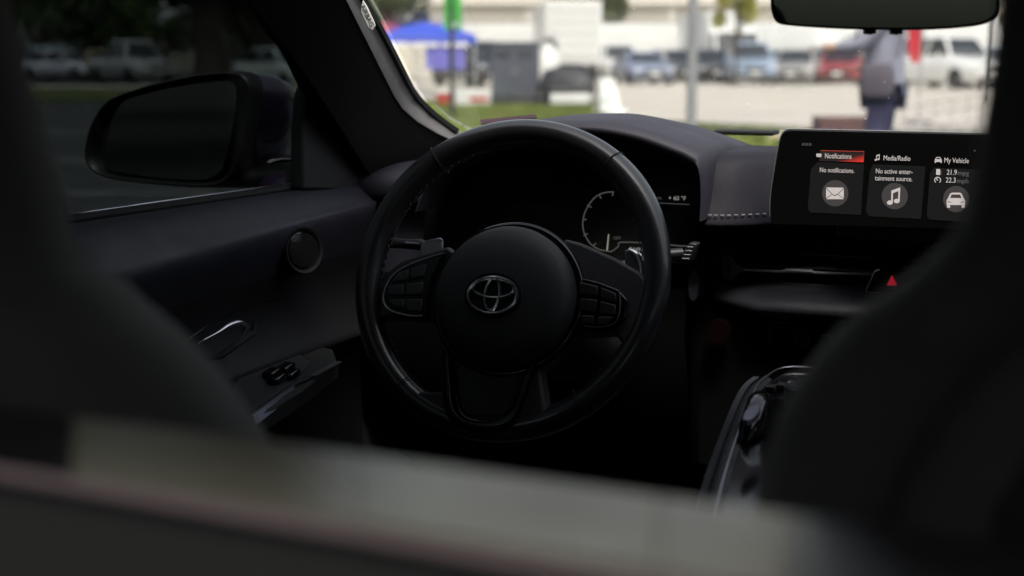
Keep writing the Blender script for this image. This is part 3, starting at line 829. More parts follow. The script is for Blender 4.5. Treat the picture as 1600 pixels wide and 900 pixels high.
def envelope(cx, cy, w, h, m):
    flat([(cx - w, cy - h), (cx + w, cy - h + .5), (cx + w * .35, cy + h * .05), (cx, cy + h * .32), (cx - w * .35, cy + h * .05)], 'envelope_flap', m, .0014)
    flat([(cx - w, cy - h * .82), (cx - w * .38, cy + h * .16), (cx - w, cy + h * .82)], 'envelope_side', m, .0014)
    flat([(cx + w, cy - h * .80), (cx + w, cy + h * .85), (cx + w * .38, cy + h * .16)], 'envelope_side', m, .0014)
    flat([(cx - w, cy + h), (cx - w * .34, cy + h * .22), (cx, cy + h * .48), (cx + w * .34, cy + h * .22), (cx + w, cy + h)], 'envelope_front', m, .0014)
envelope(1304.5, 302, 13.8, 9.2, E_WHITE)
envelope(1279.5, 242.6, 3.9, 2.7, E_WHITE)
def note(cx, cy, s, m):
    def p(x, y): return (cx + x * s, cy + y * s)
    flat([p(-.42, -.75), p(.78, -1.2), p(.78, -.78), p(-.42, -.33)], 'note_beam', m, .0014)
    flat([p(-.42, -.4), p(-.20, -.48), p(-.22, .85), p(-.44, .85)], 'note_stem', m, .0014)
    flat([p(.56, -.9), p(.78, -.9), p(.72, .62), p(.50, .62)], 'note_stem', m, .0014)
    for x, y in ((-.62, .88), (.32, .66)):
        flat([p(x + .40 * math.cos(t), y + .30 * math.sin(t)) for t in np.linspace(0, math.tau, 16, endpoint=False)], 'note_head', m, .0015)
note(1397.5, 306.5, 11.5, E_WHITE)
note(1371, 246, 4.4, E_WHITE)
def carico(cx, cy, s, m, dark):
    def p(x, y): return (cx + x * s, cy + y * s)
    flat([p(-1, .1), p(-.85, -.12), p(-.62, -.62), p(-.42, -.72), p(.42, -.72), p(.62, -.62), p(.85, -.10), p(1, .12), p(1.0, .62), p(-1.0, .60)], 'car_icon', m, .0014)
    flat([p(-.62, -.15), p(-.46, -.52), p(.46, -.52), p(.62, -.14)], 'icon_windscreen', dark, .0019)
    for x in (-1, 1):
        flat([p(x * .95, .62), p(x * .95, .9), p(x * .62, .9), p(x * .62, .62)], 'icon_wheel', m, .0014)
        flat([p(x * .90, .20), p(x * .5, .30), p(x * .5, .36), p(x * .9, .28)], 'icon_lamp', dark, .0019)
carico(1493.5, 311.5, 14.5, E_WHITE, E_DISC)
carico(1466, 249.5, 5.6, E_WHITE, E_CARD)
text('Notifications', .0086, 'screen_text', E_WHITE, panel, on_scr(1288.5, 243.8), sx=.70)
text('Media/Radio', .0082, 'screen_text', E_WHITE, panel, on_scr(1380, 247.0), sx=.75)
text('My Vehicle', .0082, 'screen_text', E_WHITE, panel, on_scr(1475, 250.6), sx=.75)
text('No notifications.', .0080, 'screen_text', E_WHITE, panel, on_scr(1280.5, 265.6), sx=.75)
text('No active enter-', .0080, 'screen_text', E_WHITE, panel, on_scr(1368, 267.4), sx=.78)
text('tainment source.', .0080, 'screen_text', E_WHITE, panel, on_scr(1367, 278.4), sx=.78)
text('21.9', .0084, 'screen_text', E_WHITE, panel, on_scr(1479, 269.4), sx=.80)
text('22.3', .0084, 'screen_text', E_WHITE, panel, on_scr(1477.5, 281.6), sx=.80)
text('mpg', .0078, 'screen_text', E_GREY, panel, on_scr(1496, 270.4), sx=.95)
text('mph', .0078, 'screen_text', E_GREY, panel, on_scr(1495, 282.8), sx=.95)
flat([(1463, 264), (1469, 264.3), (1468.6, 273.5), (1462.6, 273)], 'pump_icon', E_WHITE, .0014)
flat([(1469.3, 266), (1471, 267.5), (1470.6, 273.3), (1469.2, 273.2)], 'pump_hose', E_GREY, .0014)
MB().tube([sc(1465 + 4.6 * math.cos(t), 281.5 + 4.6 * math.sin(t), .0014) for t in np.linspace(R(130), R(410), 22)], .0005, 5).build('speed_icon', E_WHITE, panel)
MB().tube([sc(1465, 282, .0014), sc(1463, 278.7, .0014)], .0006, 5).build('speed_needle', E_WHITE, panel)
for k in range(3):
    flat([(1253.5 + k * 5.3, 223.2 + k * .12), (1257.3 + k * 5.3, 223.3 + k * .12), (1256.9 + k * 5.3, 227.6 + k * .12), (1252.6 + k * 5.3, 227.5 + k * .12)], 'status_mark', E_DIM, .0010)
flat(circ(1523, 235.5, 1.3, 10), 'status_dot', E_GREY, .0010)

# ================================================================== CENTRE CONSOLE
con = thing('centre_console', 'black centre console with leather edge pad, selector lever and rotary dial', 'console', (0, 1.3, .3))
edgeL = spline([U(px, py, z=.752) for px, py in [(1096, 860), (1112, 790), (1128, 732), (1147, 676), (1163, 632), (1178, 602), (1196, 586)]], 5)
lft = [Vector(p) for p in edgeL]
rows = [[Vector((p.x - .03, p.y, .30)) for p in lft], [Vector((p.x - .022, p.y, .70)) for p in lft], [Vector((p.x - .012, p.y, .742)) for p in lft], [p.copy() for p in lft], [p + Vector((.010, 0, -.006)) for p in lft]]
MB().loft(rows, False, False).build('edge_pad', M_LEATHERP, con, angle=70)
mb = MB()
for i in range(len(lft) - 1):
    for f_ in np.linspace(0, 1, 6, endpoint=False):
        p = lft[i].lerp(lft[i + 1], f_); dr = (lft[i + 1] - lft[i]).normalized()
        m = Matrix((dr, Vector((-dr.y, dr.x, 0)), Vector((0, 0, 1)))).transposed()
        mb.box(p + Vector((-.010, 0, -.003)), (.0016, .006, .0016), m)
s_ = mb.build('edge_stitching', mat('console_thread', (.11, .11, .12), .8), con, smooth=False); s_['kind'] = 'stuff'
MB().tube(spline([p + Vector((.004, 0, .001)) for p in lft] + [U(1215, 577, z=.752), U(1240, 572.5, z=.752), U(1290, 576, z=.752), U(1340, 582, z=.752)], 2), .0010, 6).build('console_rim', mat('dull_silver', (.50, .50, .53), .30, .9), con)
out = [p + Vector((.008, 0, -.004)) for p in lft] + [U(1240, 574, z=.748), U(1420, 590, z=.748)] + [Vector((.16, .95, .748))]
MB().prism(out, (0, 0, -.05)).build('console_panel', M_GLOSS, con, bevel=.001)
MB().box((.045, 1.25, .50), (.22, .75, .39)).build('tunnel', M_MATTE, con, bevel=.02)
# selector lever: a low gloss stick; its violet plate paints in a console reflection
lb = U(1180, 668, z=.752)
lev = MB().loft([[lb + Vector((a_ * math.cos(t), b_ * math.sin(t) + dy, z)) for t in (k / 16 * math.tau for k in range(16))] for a_, b_, z, dy in
                 [(.012, .050, 0, 0), (.0125, .046, .008, .0), (.011, .034, .018, .008), (.010, .024, .026, .014), (.006, .012, .030, .016)]]).build('selector_lever', M_GLOSS, con, angle=80)
MB().prism([U(px, py, z=.785) for px, py in spline([(1160, 653), (1164, 642), (1172, 635), (1185, 631), (1188, 638), (1182, 648), (1168, 656)], 3, True)], (0, 0, -.006)).build('violet_glint', mat('glint_violet', (.16, .15, .21), .35, .5), lev, bevel=.002)
dc = U(1262, 622, z=.756)
dl = MB().lathe([(.024, -.008), (.024, .010), (.021, .014), (.0001, .0145)], 32, Matrix.Translation(dc)).build('rotary_dial', M_SATIN, con)
MB().tube([dc + Vector((.0235 * math.cos(k / 40 * math.tau), .0235 * math.sin(k / 40 * math.tau), .0125)) for k in range(40)], .0010, 6, loop=True).build('dial_ring', M_CHROME, dl)
for k in range(4):
    MB().box(U(1205 + k * 16, 606 - k * 3, z=.752), (.010, .016, .006)).build('console_button', M_SATIN, con, bevel=.001)

# ================================================================== DRIVER'S DOOR
door = thing('driver_door', 'black driver door panel with tinted window, chrome handle and outside mirror', 'car door', (-.74, 1.25, .35))
# skin: sections (x, z) swept along the car
ys = np.linspace(.62, 1.80, 16)
rows = []
for y in ys:
    f = (y - .62) / 1.18
    bz = .938 - .014 * f
    # a shoulder that starts wide at the rear and tapers to a crease at the front
    rowp = [(-.742, bz), (-.728, bz + .002), (-.712, bz - .012), (-.690 - .01 * f, bz - .045 + .02 * f), (-.676 - .02 * f, bz - .080 + .055 * f), (-.684 - .016 * f, bz - .100 + .05 * f),
            (-.712, bz - .125 + .035 * f), (-.722, bz - .150 + .01 * f), (-.706, bz - .180), (-.690, bz - .196), (-.688, bz - .206), (-.716, bz - .212), (-.726, bz - .26), (-.72, .40), (-.73, .25)]
    rows.append([Vector((x, y, z)) for x, z in spline(rowp, 2)])
MB().loft([r[:13] for r in rows], False, False).build('door_panel', M_DOOR, door, angle=80)
MB().loft([r[12:] for r in rows], False, False).build('lower_panel', mat('door_lower_shaded', (.0085, .0085, .011), .6, bump=.3, bscale=700), door, angle=80)  # darker material below the crease paints in the shade there
MB().box((-.765, 1.21, .58), (.05, 1.2, .70)).build('outer_skin', M_PAINT, door, bevel=.01)
# belt seal strip with its bright end
bs = [Vector((-.745, y, .942 - .014 * (y - .62) / 1.18)) for y in np.linspace(.62, 1.70, 10)]
MB().tube(bs, .0045, 8).build('belt_seal', M_RUBBER, door)
MB().tube([p + Vector((-.010, 0, .0045)) for p in bs], .0013, 6).build('belt_molding', M_CHROME, door)
# side window pane
def win_rows():
    bot = [Vector((-.752, y, .93 - .008 * (y - .6))) for y in np.linspace(.60, 1.80, 13)]
    top_ = spline([(-.650, .60, 1.25), (-.642, .95, 1.262), tuple(pil(.02, 'win')), tuple(pil(.35, 'win')), tuple(pil(.7, 'win')), tuple(pil(1.0, 'win'))], 20)
    top_ = [Vector(top_[int(k / 12 * (len(top_) - 1))]) for k in range(13)]
    return [[b_.lerp(t_, f) + Vector((-.018 * math.sin(f * math.pi) - .004, 0, 0)) for b_, t_ in zip(bot, top_)] for f in np.linspace(0, 1, 7)]
a = win_rows()
MB().grid(a, (-.004, 0, 0)).build('side_window', M_TINT, door)
MB().tube(spline([(-.742, 1.80, .93), *[tuple(pil(t, 'win') + Vector((-.004, 0, 0))) for t in (.8, .55, .3, .08)], (-.640, 1.05, 1.258), (-.640, .62, 1.262)], 5), .010, 8).build('window_frame', M_BLACK, door)
# mirror sail (black triangle in front corner)
sa = [U(px, py, x=-.722) for px, py in [(474, 296), (474, 200), (478, 150), (486, 128), (500, 118), (560, 150), (620, 230), (600, 300)]]
MB().prism(sa, (-.02, 0, 0)).build('mirror_sail', M_MATTE, door, bevel=.004)
# tweeter: round mesh grille in the panel
tc_ = U(474, 391, x=-.684)
nx = (CAM - tc_).normalized(); nx = (nx * .6 + Vector((1.0, 0, .05))).normalized()
TM = nx.to_track_quat('Z', 'Y').to_matrix().to_4x4(); TM.translation = tc_
MB().lathe([(.0001, -.004), (.024, -.002), (.026, .002), (.029, .003), (.031, -.004), (.031, -.03)], 36, TM).build('tweeter_bezel', mat('tweeter_black', (.010, .010, .012), .5), door)
tg = MB().lathe([(.0001, .0005), (.015, .0002), (.0235, -.0015)], 32, TM, cap=False).build('tweeter_grille', M_GLOSS, door)
mb = MB()
for i in range(-8, 9):
    for j in range(-8, 9):
        x, y = i * .0027 + (j % 2) * .00135, j * .0025
        if x * x + y * y < .0222 ** 2: mb.box(TM @ Vector((x, y, .0012)), (.0013, .0013, .0013), TM.to_3x3())
g_ = mb.build('grille_mesh', mat('mesh_grey', (.030, .030, .032), .6), tg, smooth=False); g_['kind'] = 'stuff'
# inner release handle in its cup
hp = spline([U(308, 538, x=-.672), U(318, 531, x=-.668), U(340, 519, x=-.664), U(356, 508, x=-.662), U(372, 504, x=-.662), U(383, 511, x=-.666), U(378, 523, x=-.672)], 4)
MB().tube(hp, [.7 * v for v in (.0016, .0018, .002, .002, .0022, .0024, .0026, .003, .0036, .0045, .0055, .0065, .0075, .0082, .0088, .009, .009, .009, .0088, .0082, .0075, .0066, .0055, .004, .002)], 10, flat=.6).build('door_handle', M_CHROME, door)
MB().tube([U(px, py, x=-.680) for px, py in [(300, 545), (312, 560), (345, 556), (395, 520), (398, 505)]], .004, 6).build('handle_cup', M_MATTE, door)
# armrest with woven switch panel and silver strip
az = .725
top = [U(px, py, z=az) for px, py in [(330, 640), (365, 590), (405, 566), (470, 536), (520, 545), (528, 566), (470, 610), (405, 650), (350, 690)]]
arm = MB().prism(top, (0, 0, -.022)).build('armrest', M_MATTE, door, bevel=.003)
MB().prism([U(px, py, z=az + .002) for px, py in [(352, 625), (372, 592), (415, 566), (462, 550), (486, 566), (455, 598), (402, 634), (370, 652)]], (0, 0, -.006)).build('switch_panel', M_CARBON, door, smooth=False, bevel=.001)
for (px, py) in [(425, 583), (446, 575), (432, 592), (454, 585)]:
    p = U(px, py, z=az + .007)
    MB().box(p, (.016, .024, .009), Matrix.Rotation(R(8), 3, 'X')).build('window_switch', M_GLOSS, door, bevel=.003)
sr = [U(px, py, z=az + .003) for px, py in [(395, 648), (430, 622), (460, 602), (487, 590)]]
sr2 = [U(px, py, z=az - .004) for px, py in [(400, 664), (430, 641), (462, 614), (488, 591)]]
MB().loft([sr, sr2, [p + Vector((-.004, 0, -.004)) for p in sr2], [p + Vector((-.004, 0, -.002)) for p in sr]], False, False, True).build('armrest_strip', mat('strip_silver', (.32, .32, .40), .38, .85), door)
mb = MB()
for i in range(26):
    k = i / 25; p = U(490 + 38 * k, 588 - 22 * k, z=az + .003)
    mb.box(p, (.010, .0016, .002), Matrix.Rotation(R(35), 3, 'Z'))
s2 = mb.build('armrest_stitching', mat('console_thread', (.11, .11, .12), .8), door, smooth=False); s2['kind'] = 'stuff'
MB().tube([U(px, py, x=-.692) for px, py in [(290, 532), (330, 505), (370, 487), (410, 473), (436, 466)]], .0012, 6).build('panel_seam', M_GLOSS, door)
# outside mirror: housing, bezel, glass, arm
MY = 1.70
mo = [(132, 238), (138, 205), (150, 178), (164, 160), (186, 148), (240, 131), (300, 118), (345, 112.5), (372, 112.5), (386, 120), (394, 140), (392, 175), (384, 220), (372, 262), (352, 286), (318, 293), (250, 289), (180, 281), (148, 270), (136, 256)]
mo = spline(mo, 3, True)
ring0 = [U(px, py, y=MY) for px, py in mo]
cm = sum(ring0, Vector()) / len(ring0)
def ringm(dy, sx_, sz_, ox=0, oz=0): return [Vector((cm.x + (p.x - cm.x) * sx_ + ox, p.y + dy, cm.z + (p.z - cm.z) * sz_ + oz)) for p in ring0]
hous = MB().loft([ringm(.018, .90, .88), ringm(.002, .93, .92), ringm(-.003, .97, .97), ringm(0, 1, 1), ringm(.012, 1.01, 1.01), ringm(.030, 1.0, 1.0)]).build('mirror_bezel', M_SATIN, door, angle=70)
shellm = MB().loft([ringm(.028, 1.005, 1.0), ringm(.05, .995, .98, .002), ringm(.08, .97, .92, .008, .001), ringm(.11, .90, .82, .018), ringm(.135, .74, .64, .026, -.006), ringm(.147, .45, .38, .03, -.01)]).build('mirror_housing', M_PAINT, door, angle=80)
go = spline([(164, 255), (166, 225), (174, 190), (188, 164), (205, 153), (260, 139), (320, 129), (355, 127), (368, 136), (368, 165), (360, 215), (350, 255), (338, 273), (312, 281), (250, 278), (190, 270), (170, 265)], 3, True)
MB().prism([U(px, py, y=MY + .002) for px, py in go], (0, .004, 0)).build('mirror_glass', M_MIRROR, door, smooth=False)
ay = MY + .05
rings = []
for px, py, hh, yy in [(330, 282, .010, ay - .01), (390, 276, .016, ay), (440, 275, .018, ay + .01), (480, 278, .020, ay + .01)]:
    c = U(px, py, y=yy)
    rings.append([c + Vector((0, .035 * math.cos(t), hh * math.sin(t))) for t in (k / 12 * math.tau for k in range(12))])
MB().loft(rings).build('mirror_arm', M_SATIN, door, angle=70)
MB().loft([[c_ + Vector((0, .012 * math.cos(t), .006 * math.sin(t))) for t in (k / 10 * math.tau for k in range(10))] for c_ in (U(425, 254, y=ay + .02), U(445, 248, y=ay + .03), U(466, 248, y=ay + .035))]).build('mirror_hinge', M_PAINT, door)

# passenger door (mostly behind the seat): panel, window
pdoor = thing('passenger_door', 'dark door beyond the passenger seat at the right edge', 'car door', (.74, 1.25, .35))
MB().loft([[mir(p) for p in r] for r in rows if False] or [[Vector((.742, y, .938)), Vector((.71, y, .92)), Vector((.68, y, .86)), Vector((.715, y, .80)), Vector((.69, y, .73)), Vector((.72, y, .68)), Vector((.73, y, .25))] for y in np.linspace(.62, 1.8, 8)], False, False).build('door_panel', M_DOOR, pdoor)
MB().box((.765, 1.21, .58), (.05, 1.2, .70)).build('outer_skin', M_PAINT, pdoor, bevel=.01)
MB().grid([[mir(p) for p in r] for r in win_rows()], (.004, 0, 0)).build('side_window', M_TINT, pdoor)

# ================================================================== INSIDE MIRROR
rv = thing('rear_view_mirror', 'frameless rear view mirror with rounded corners at the top of the windshield', 'mirror', U(1383, 20, y=1.40))
RY = 1.36
mo = spline([(1206, 20), (1204, 5), (1205, -30), (1212, -48), (1240, -56), (1380, -62), (1520, -56), (1552, -48), (1560, -30), (1561, 0), (1559, 20), (1548, 33), (1520, 41), (1460, 46), (1380, 47), (1300, 44.5), (1230, 39.5), (1212, 33)], 3, True)
r0 = [U(px, py, y=RY) for px, py in mo]
c0 = sum(r0, Vector()) / len(r0)
def rr(dy, s, sz=None): return [Vector((c0.x + (p.x - c0.x) * s, p.y + dy, c0.z + (p.z - c0.z) * (sz or s))) for p in r0]
MB().loft([rr(.001, .965, .90), rr(-.002, .975, .93), rr(-.002, .99, .975), rr(0, 1), rr(.008, 1.0), rr(.022, .96, .90), rr(.032, .80, .6)]).build('mirror_case', M_SATIN, rv, angle=70)
MB().prism(rr(-.0005, .974, .928), (0, .003, 0)).build('mirror_glass', mat('inner_mirror_silver', (.13, .155, .13), .03, 1.0), rv, smooth=False)
for px in (1359, 1400):
    p = U(px, 48, y=RY + .006)
    MB().lathe([(.0001, -.004), (.006, -.003), (.0065, .004), (.0001, .006)], 14, Matrix.Translation(p)).build('mirror_button', M_GLOSS, rv)
MB().tube([c0 + Vector((0, .03, .01)), c0 + Vector((0, .07, .04)), c0 + Vector((0, .11, .085))], .010, 8).build('mirror_stem', M_SATIN, rv)
# ================================================================== OUTSIDE: GROUND
M_ASPH = mat('asphalt', (.055, .055, .058), .9, var=.25, vscale=1.5)
M_LOT = mat('pale_concrete', (.46, .42, .36), .9, var=.10, vscale=.25)
M_GRASS = mat('lawn_soil', (.075, .095, .022), 1.0, var=.35, vscale=2.0)
M_KERB = mat('kerb_concrete', (.45, .43, .40), .9, var=.12, vscale=3)
M_WHITE = mat('white_paint', (.78, .77, .74), .35, var=.04, vscale=2)
M_LINE = mat('lot_line', (.72, .71, .68), .8, var=.15, vscale=8)
M_GLASSD = mat('vehicle_glass', (.02, .025, .03), .08)
M_TYRE = mat('tyre', (.02, .02, .02), .85)
M_RIMS = mat('alloy', (.45, .45, .46), .35, .9)
M_LAMP = mat('lamp_lens', (.75, .77, .78), .12)
M_TRIM = mat('bumper_black', (.03, .03, .03), .6)
M_STEEL = mat('galvanised', (.42, .42, .43), .5, .3, var=.1, vscale=6)
M_DARKM = mat('dark_metal', (.045, .045, .05), .5)
def poly(name, pts, z, m, label=None, cat=None, kind='structure', th=.03):
    o = MB().prism([Vector((p.x, p.y, z)) for p in pts], (0, 0, -th)).build(name, m, None, smooth=False)
    o['kind'] = kind
    if label: o['label'] = label
    return o
g = MB().grid([[Vector((x, y, 0)) for x in (-420, -60, 60, 420)] for y in (-420, -60, 60, 420)]).build('ground', M_ASPH, None, smooth=False)
g['kind'] = 'structure'
# pale concrete drive and lot in front
poly('parking_lot', [G(690, 23.6), G(2600, 21.5), G(2600, 100), G(420, 100), G(420, 34)], .008, M_LOT)
# lawn: strip in front of the car that runs deeper at the left
lawn_pts = [G(640, 12.0), G(2400, 10.5), G(2400, 21.0), G(1250, 20.6), G(1000, 23.0), G(960, 28.0), G(930, 33.0), G(560, 35), G(560, 24)]
lawn = poly('lawn', lawn_pts, .05, M_GRASS, th=.06)
# blades of grass along the lawn
def inside(p, q):
    c = False; n_ = len(q); j = n_ - 1
    for i in range(n_):
        if (q[i].y > p[1]) != (q[j].y > p[1]) and p[0] < (q[j].x - q[i].x) * (p[1] - q[i].y) / (q[j].y - q[i].y) + q[i].x: c = not c
        j = i
    return c
def blades(name, pts, z, count, m, lab, h=.09):
    x0, x1 = min(p.x for p in pts), max(p.x for p in pts); y0, y1 = min(p.y for p in pts), max(p.y for p in pts)
    mb = MB(); k = 0; rnd = random.Random(3); tries = 0
    while k < count and tries < count * 12:
        tries += 1
        x, y = rnd.uniform(x0, x1), rnd.uniform(y0, y1)
        if not inside((x, y), pts): continue
        a_ = rnd.random() * math.tau; w = rnd.uniform(.02, .05); hh = h * rnd.uniform(.5, 1.3)
        dx, dy = math.cos(a_) * w, math.sin(a_) * w; bx, by = rnd.gauss(0, .04), rnd.gauss(0, .04)
        mb.add([(x - dx, y - dy, z), (x + dx, y + dy, z), (x + bx, y + by, z + hh)], [(0, 1, 2)]); k += 1
    o = mb.build(name, m, None, smooth=False, fix=False); o['kind'] = 'stuff'; o['label'] = lab; o['category'] = 'grass'
    return o
M_BLADE = mat('grass_blade', (.15, .185, .035), .8, var=.4, vscale=.8)
blades('grass', [G(660, 18), G(1300, 16), G(1300, 20.6), G(1000, 23.0), G(960, 28.0), G(930, 33.0), G(600, 35), G(600, 24)], .05, 26000, M_BLADE, 'short green grass on the lawn ahead of the windshield', .08)
# kerb along the far edge of the lawn
kp = [G(2400, 21.1), G(1250, 20.75), G(1000, 23.15), G(962, 28.1), G(932, 33.2), G(560, 35.2)]
mb = MB()
for a_, b_ in zip(kp[:-1], kp[1:]):
    d_ = (b_ - a_).normalized(); nrm_ = Vector((-d_.y, d_.x, 0)) * .08
    mb.hexa([a_ - nrm_, b_ - nrm_, b_ + nrm_, a_ + nrm_], [p + Vector((0, 0, .13)) for p in (a_ - nrm_, b_ - nrm_, b_ + nrm_, a_ + nrm_)])
kb = mb.build('kerb', M_KERB, None, smooth=False); kb['kind'] = 'structure'
# far verge seen through the side window, with the road before it
vp = [G(-700, 38), G(420, 36), G(420, 50), G(-700, 52)]
poly('verge', vp, .05, M_GRASS, th=.06)
for k, d_ in enumerate((11.5, 15.2, 21.0)):
    ln = [G(-300, d_), G(330, d_), G(330, d_ * 1.02 + .05), G(-300, d_ * 1.02 + .05)]
    poly('road_marking', ln, .006, mat('worn_line', (.16, .16, .16), .9, var=.3, vscale=3), th=.004)
poly('footpath', [G(-700, 52.5), G(420, 51), G(420, 56), G(-700, 57.5)], .03, M_LOT, th=.04)
# painted bay lines in the far lot
for k in range(12):
    px = 1010 + k * 52
    poly('bay_line', [G(px, 53), G(px + 3, 53), G(px + 3, 60), G(px, 60)], .014, M_LINE, th=.004)

# ================================================================== VEHICLES
def make_car(name, label, paint, L=4.5, Wd=1.80, H=1.45, belt=.88, hood=.88, cab=(.28, .42, .78, .93), clear=.20, loc=(0, 0, 0), rz=0, group='cars parked across the lot', cat='car', bed=None):
    """front of the car is local -y"""
    t = thing(name, label, cat, loc, group, rz)
    def B(mb, nm, m, par=t, **k): return mb.build(nm, m, par, local=True, **k)
    hw = Wd / 2
    st = []
    for f in (0, .03, .10, .25, .40, .60, .80, .93, .985, 1):
        y = -L / 2 + L * f
        w_ = hw * (1 - .16 * max(0, (.10 - f) / .10) ** 1.5 - .12 * max(0, (f - .92) / .08) ** 1.5)
        top = hood * (.80 + .20 * min(1, f / .22)) if f < .25 else belt
        if f > .93: top = belt * (.97 if f < .99 else .86)
        lo = clear + (.10 if f in (0, 1) else 0)
        st.append([Vector((x * w_, y, z)) for x, z in [(0, lo), (.85, lo), (.97, lo + .08), (1.0, (lo + top) / 2), (.985, top - .12), (.90, top - .02), (.5, top + .02), (0, top + .03)]] +
                  [Vector((-x * w_, y, z)) for x, z in [(.5, top + .02), (.90, top - .02), (.985, top - .12), (1.0, (lo + top) / 2), (.97, lo + .08), (.85, lo)]])
    body = B(MB().loft(st), 'body', paint, angle=50)
    c0_, c1_, c2_, c3_ = [-L / 2 + L * k for k in cab]
    wb, wt = hw * .90, hw * .70
    zb, zt = belt - .01, H
    gh = [[Vector((s * wb, y, zb)) for s, y in ((-1, c0_), (1, c0_), (1, c3_), (-1, c3_))], [Vector((s * wt, y, zt - .05)) for s, y in ((-1, c1_), (1, c1_), (1, c2_), (-1, c2_))],
          [Vector((s * wt * .9, y, zt)) for s, y in ((-1, c1_ + .12), (1, c1_ + .12), (1, c2_ - .12), (-1, c2_ - .12))]]
    B(MB().loft(gh), 'cabin', paint, bevel=.03)
    def pane(nm, q, off):
        q = [Vector(p) for p in q]; c = sum(q, Vector()) / 4; n_ = (q[1] - q[0]).cross(q[3] - q[0]).normalized()
        if n_.dot(c - Vector((0, 0, 1.0))) < 0: n_ = -n_
        q = [c + (p - c) * .88 + n_ * .004 for p in q]
        B(MB().prism(q, n_ * .012), nm, M_GLASSD, smooth=False)
    a0, a1 = gh[0], gh[1]
    pane('windscreen', [a0[0], a0[1], a1[1], a1[0]], 0)
    pane('rear_screen', [a0[2], a0[3], a1[3], a1[2]], 0)
    for s in (0, 1):
        i, j = ((1, 2), (0, 3))[s]
        m0, m1 = a0[i].lerp(a0[j], .52), a1[i].lerp(a1[j], .45)
        pane('side_window', [a0[i], m0, m1, a1[i]], 0); pane('side_window', [m0, a0[j], a1[j], m1], 0)
    for s in (-1, 1):
        B(MB().box((s * hw * .68, -L / 2 + .05, hood * .74), (hw * .42, .10, .13)), 'headlight', M_LAMP, bevel=.03)
        B(MB().box((s * hw * .70, L / 2 - .05, belt * .78), (hw * .36, .10, .14)), 'tail_light', mat('tail_red', (.30, .01, .01), .3), bevel=.03)
        B(MB().box((s * (hw + .05), c0_ + .45, belt + .05), (.16, .09, .11)), 'wing_mirror', paint, bevel=.03)
        for y in (-L / 2 + .19 * L, L / 2 - .19 * L):
            r_ = .33 if H < 1.6 else .38
            m = Matrix.Translation((s * (hw - .10), y, r_)) @ Matrix.Rotation(math.pi / 2, 4, 'Y')
            w_ = B(MB().lathe([(r_ * .62, -.11), (r_ * .93, -.115), (r_, -.08), (r_, .08), (r_ * .93, .115), (r_ * .62, .11)], 20, m), 'wheel', M_TYRE)
            B(MB().lathe([(.0001, -.06), (r_ * .60, -.09), (r_ * .64, -.10), (r_ * .64, .10), (r_ * .60, .09), (.0001, .06)], 16, m), 'rim', M_RIMS, par=w_)
    B(MB().box((0, -L / 2 + .02, hood * .62), (hw * .85, .08, .16)), 'grille', M_TRIM, bevel=.02)
    B(MB().box((0, -L / 2 + .0, clear + .14), (Wd * .80, .10, .14)), 'bumper', M_TRIM, bevel=.03)
    B(MB().box((0, -L / 2 - .035, clear + .26), (.40, .02, .13)), 'number_plate', M_WHITE)
    return t
def FZ(px, off): return YAW - math.atan((px - 800) / FPX) + R(off)
def cp(n, c): return mat(n, c, .30, coat=.8, var=.05, vscale=1)
SED = dict(L=4.6, Wd=1.82, H=1.46, belt=.92, hood=.86)
SUV = dict(L=4.6, Wd=1.90, H=1.72, belt=1.08, hood=1.05, cab=(.25, .37, .90, .985), clear=.24)
CPE = dict(L=4.4, Wd=1.82, H=1.34, belt=.88, hood=.82, cab=(.28, .46, .68, .92))
P_BLUE, P_LBLUE, P_BEIGE = cp('paint_slate_blue', (.20, .24, .36)), cp('paint_pale_blue', (.34, .42, .55)), cp('paint_beige', (.36, .34, .32))
P_RED, P_BLACK, P_SILV, P_WHT, P_TEAL = cp('paint_red', (.36, .035, .045)), cp('paint_black', (.015, .015, .018)), cp('paint_silver', (.48, .50, .52)), cp('paint_white', (.75, .74, .72)), cp('paint_teal', (.40, .52, .54))
make_car('parked_coupe', 'slate blue coupe parked in front of the dark warehouse doorway', P_BLUE, **CPE, loc=G(1003, 60), rz=FZ(1003, 14))
make_car('parked_sedan', 'black sedan parked just right of the grey lamp post', P_BLACK, **SED, loc=G(1112, 64), rz=FZ(1112, 8))
make_car('parked_suv', 'pale blue sport utility car parked right of the lamp post', P_LBLUE, **SUV, loc=G(1170, 60), rz=FZ(1170, 7))
make_car('parked_sedan', 'beige grey sedan parked between the pale blue and red cars', P_BEIGE, **SED, loc=G(1246, 60), rz=FZ(1246, -6))
make_car('parked_hatchback', 'pale teal hatchback half hidden behind the beige sedan', P_TEAL, **{**SED, 'H': 1.5, 'cab': (.25, .40, .88, .97)}, loc=G(1274, 66), rz=FZ(1274, -5))
make_car('parked_hatchback', 'red hatchback parked left of the standing person', P_RED, **{**SED, 'L': 4.1, 'H': 1.5, 'cab': (.25, .40, .88, .97)}, loc=G(1317, 61), rz=FZ(1317, -6))
make_car('parked_pickup', 'white crew cab truck parked right of the red banner', P_WHT, **{**SUV, 'L': 5.4, 'Wd': 2.0, 'H': 1.85, 'belt': 1.15, 'hood': 1.12, 'cab': (.26, .36, .66, .72)}, loc=G(1478, 52), rz=FZ(1478, 40), cat='truck')
make_car('parked_sedan', 'pale blue and white sedan at the far right by the railing', cp('paint_ice', (.50, .58, .68)), **SED, loc=G(1560, 52), rz=FZ(1560, 10))
make_car('parked_van', 'white passenger van behind the standing person', P_WHT, **{**SUV, 'L': 5.0, 'H': 2.0, 'belt': 1.15, 'cab': (.12, .26, .95, .99)}, loc=G(1400, 64), rz=FZ(1400, -5), cat='van')
HB = {**SED, 'L': 4.2, 'H': 1.52, 'cab': (.25, .40, .88, .97)}
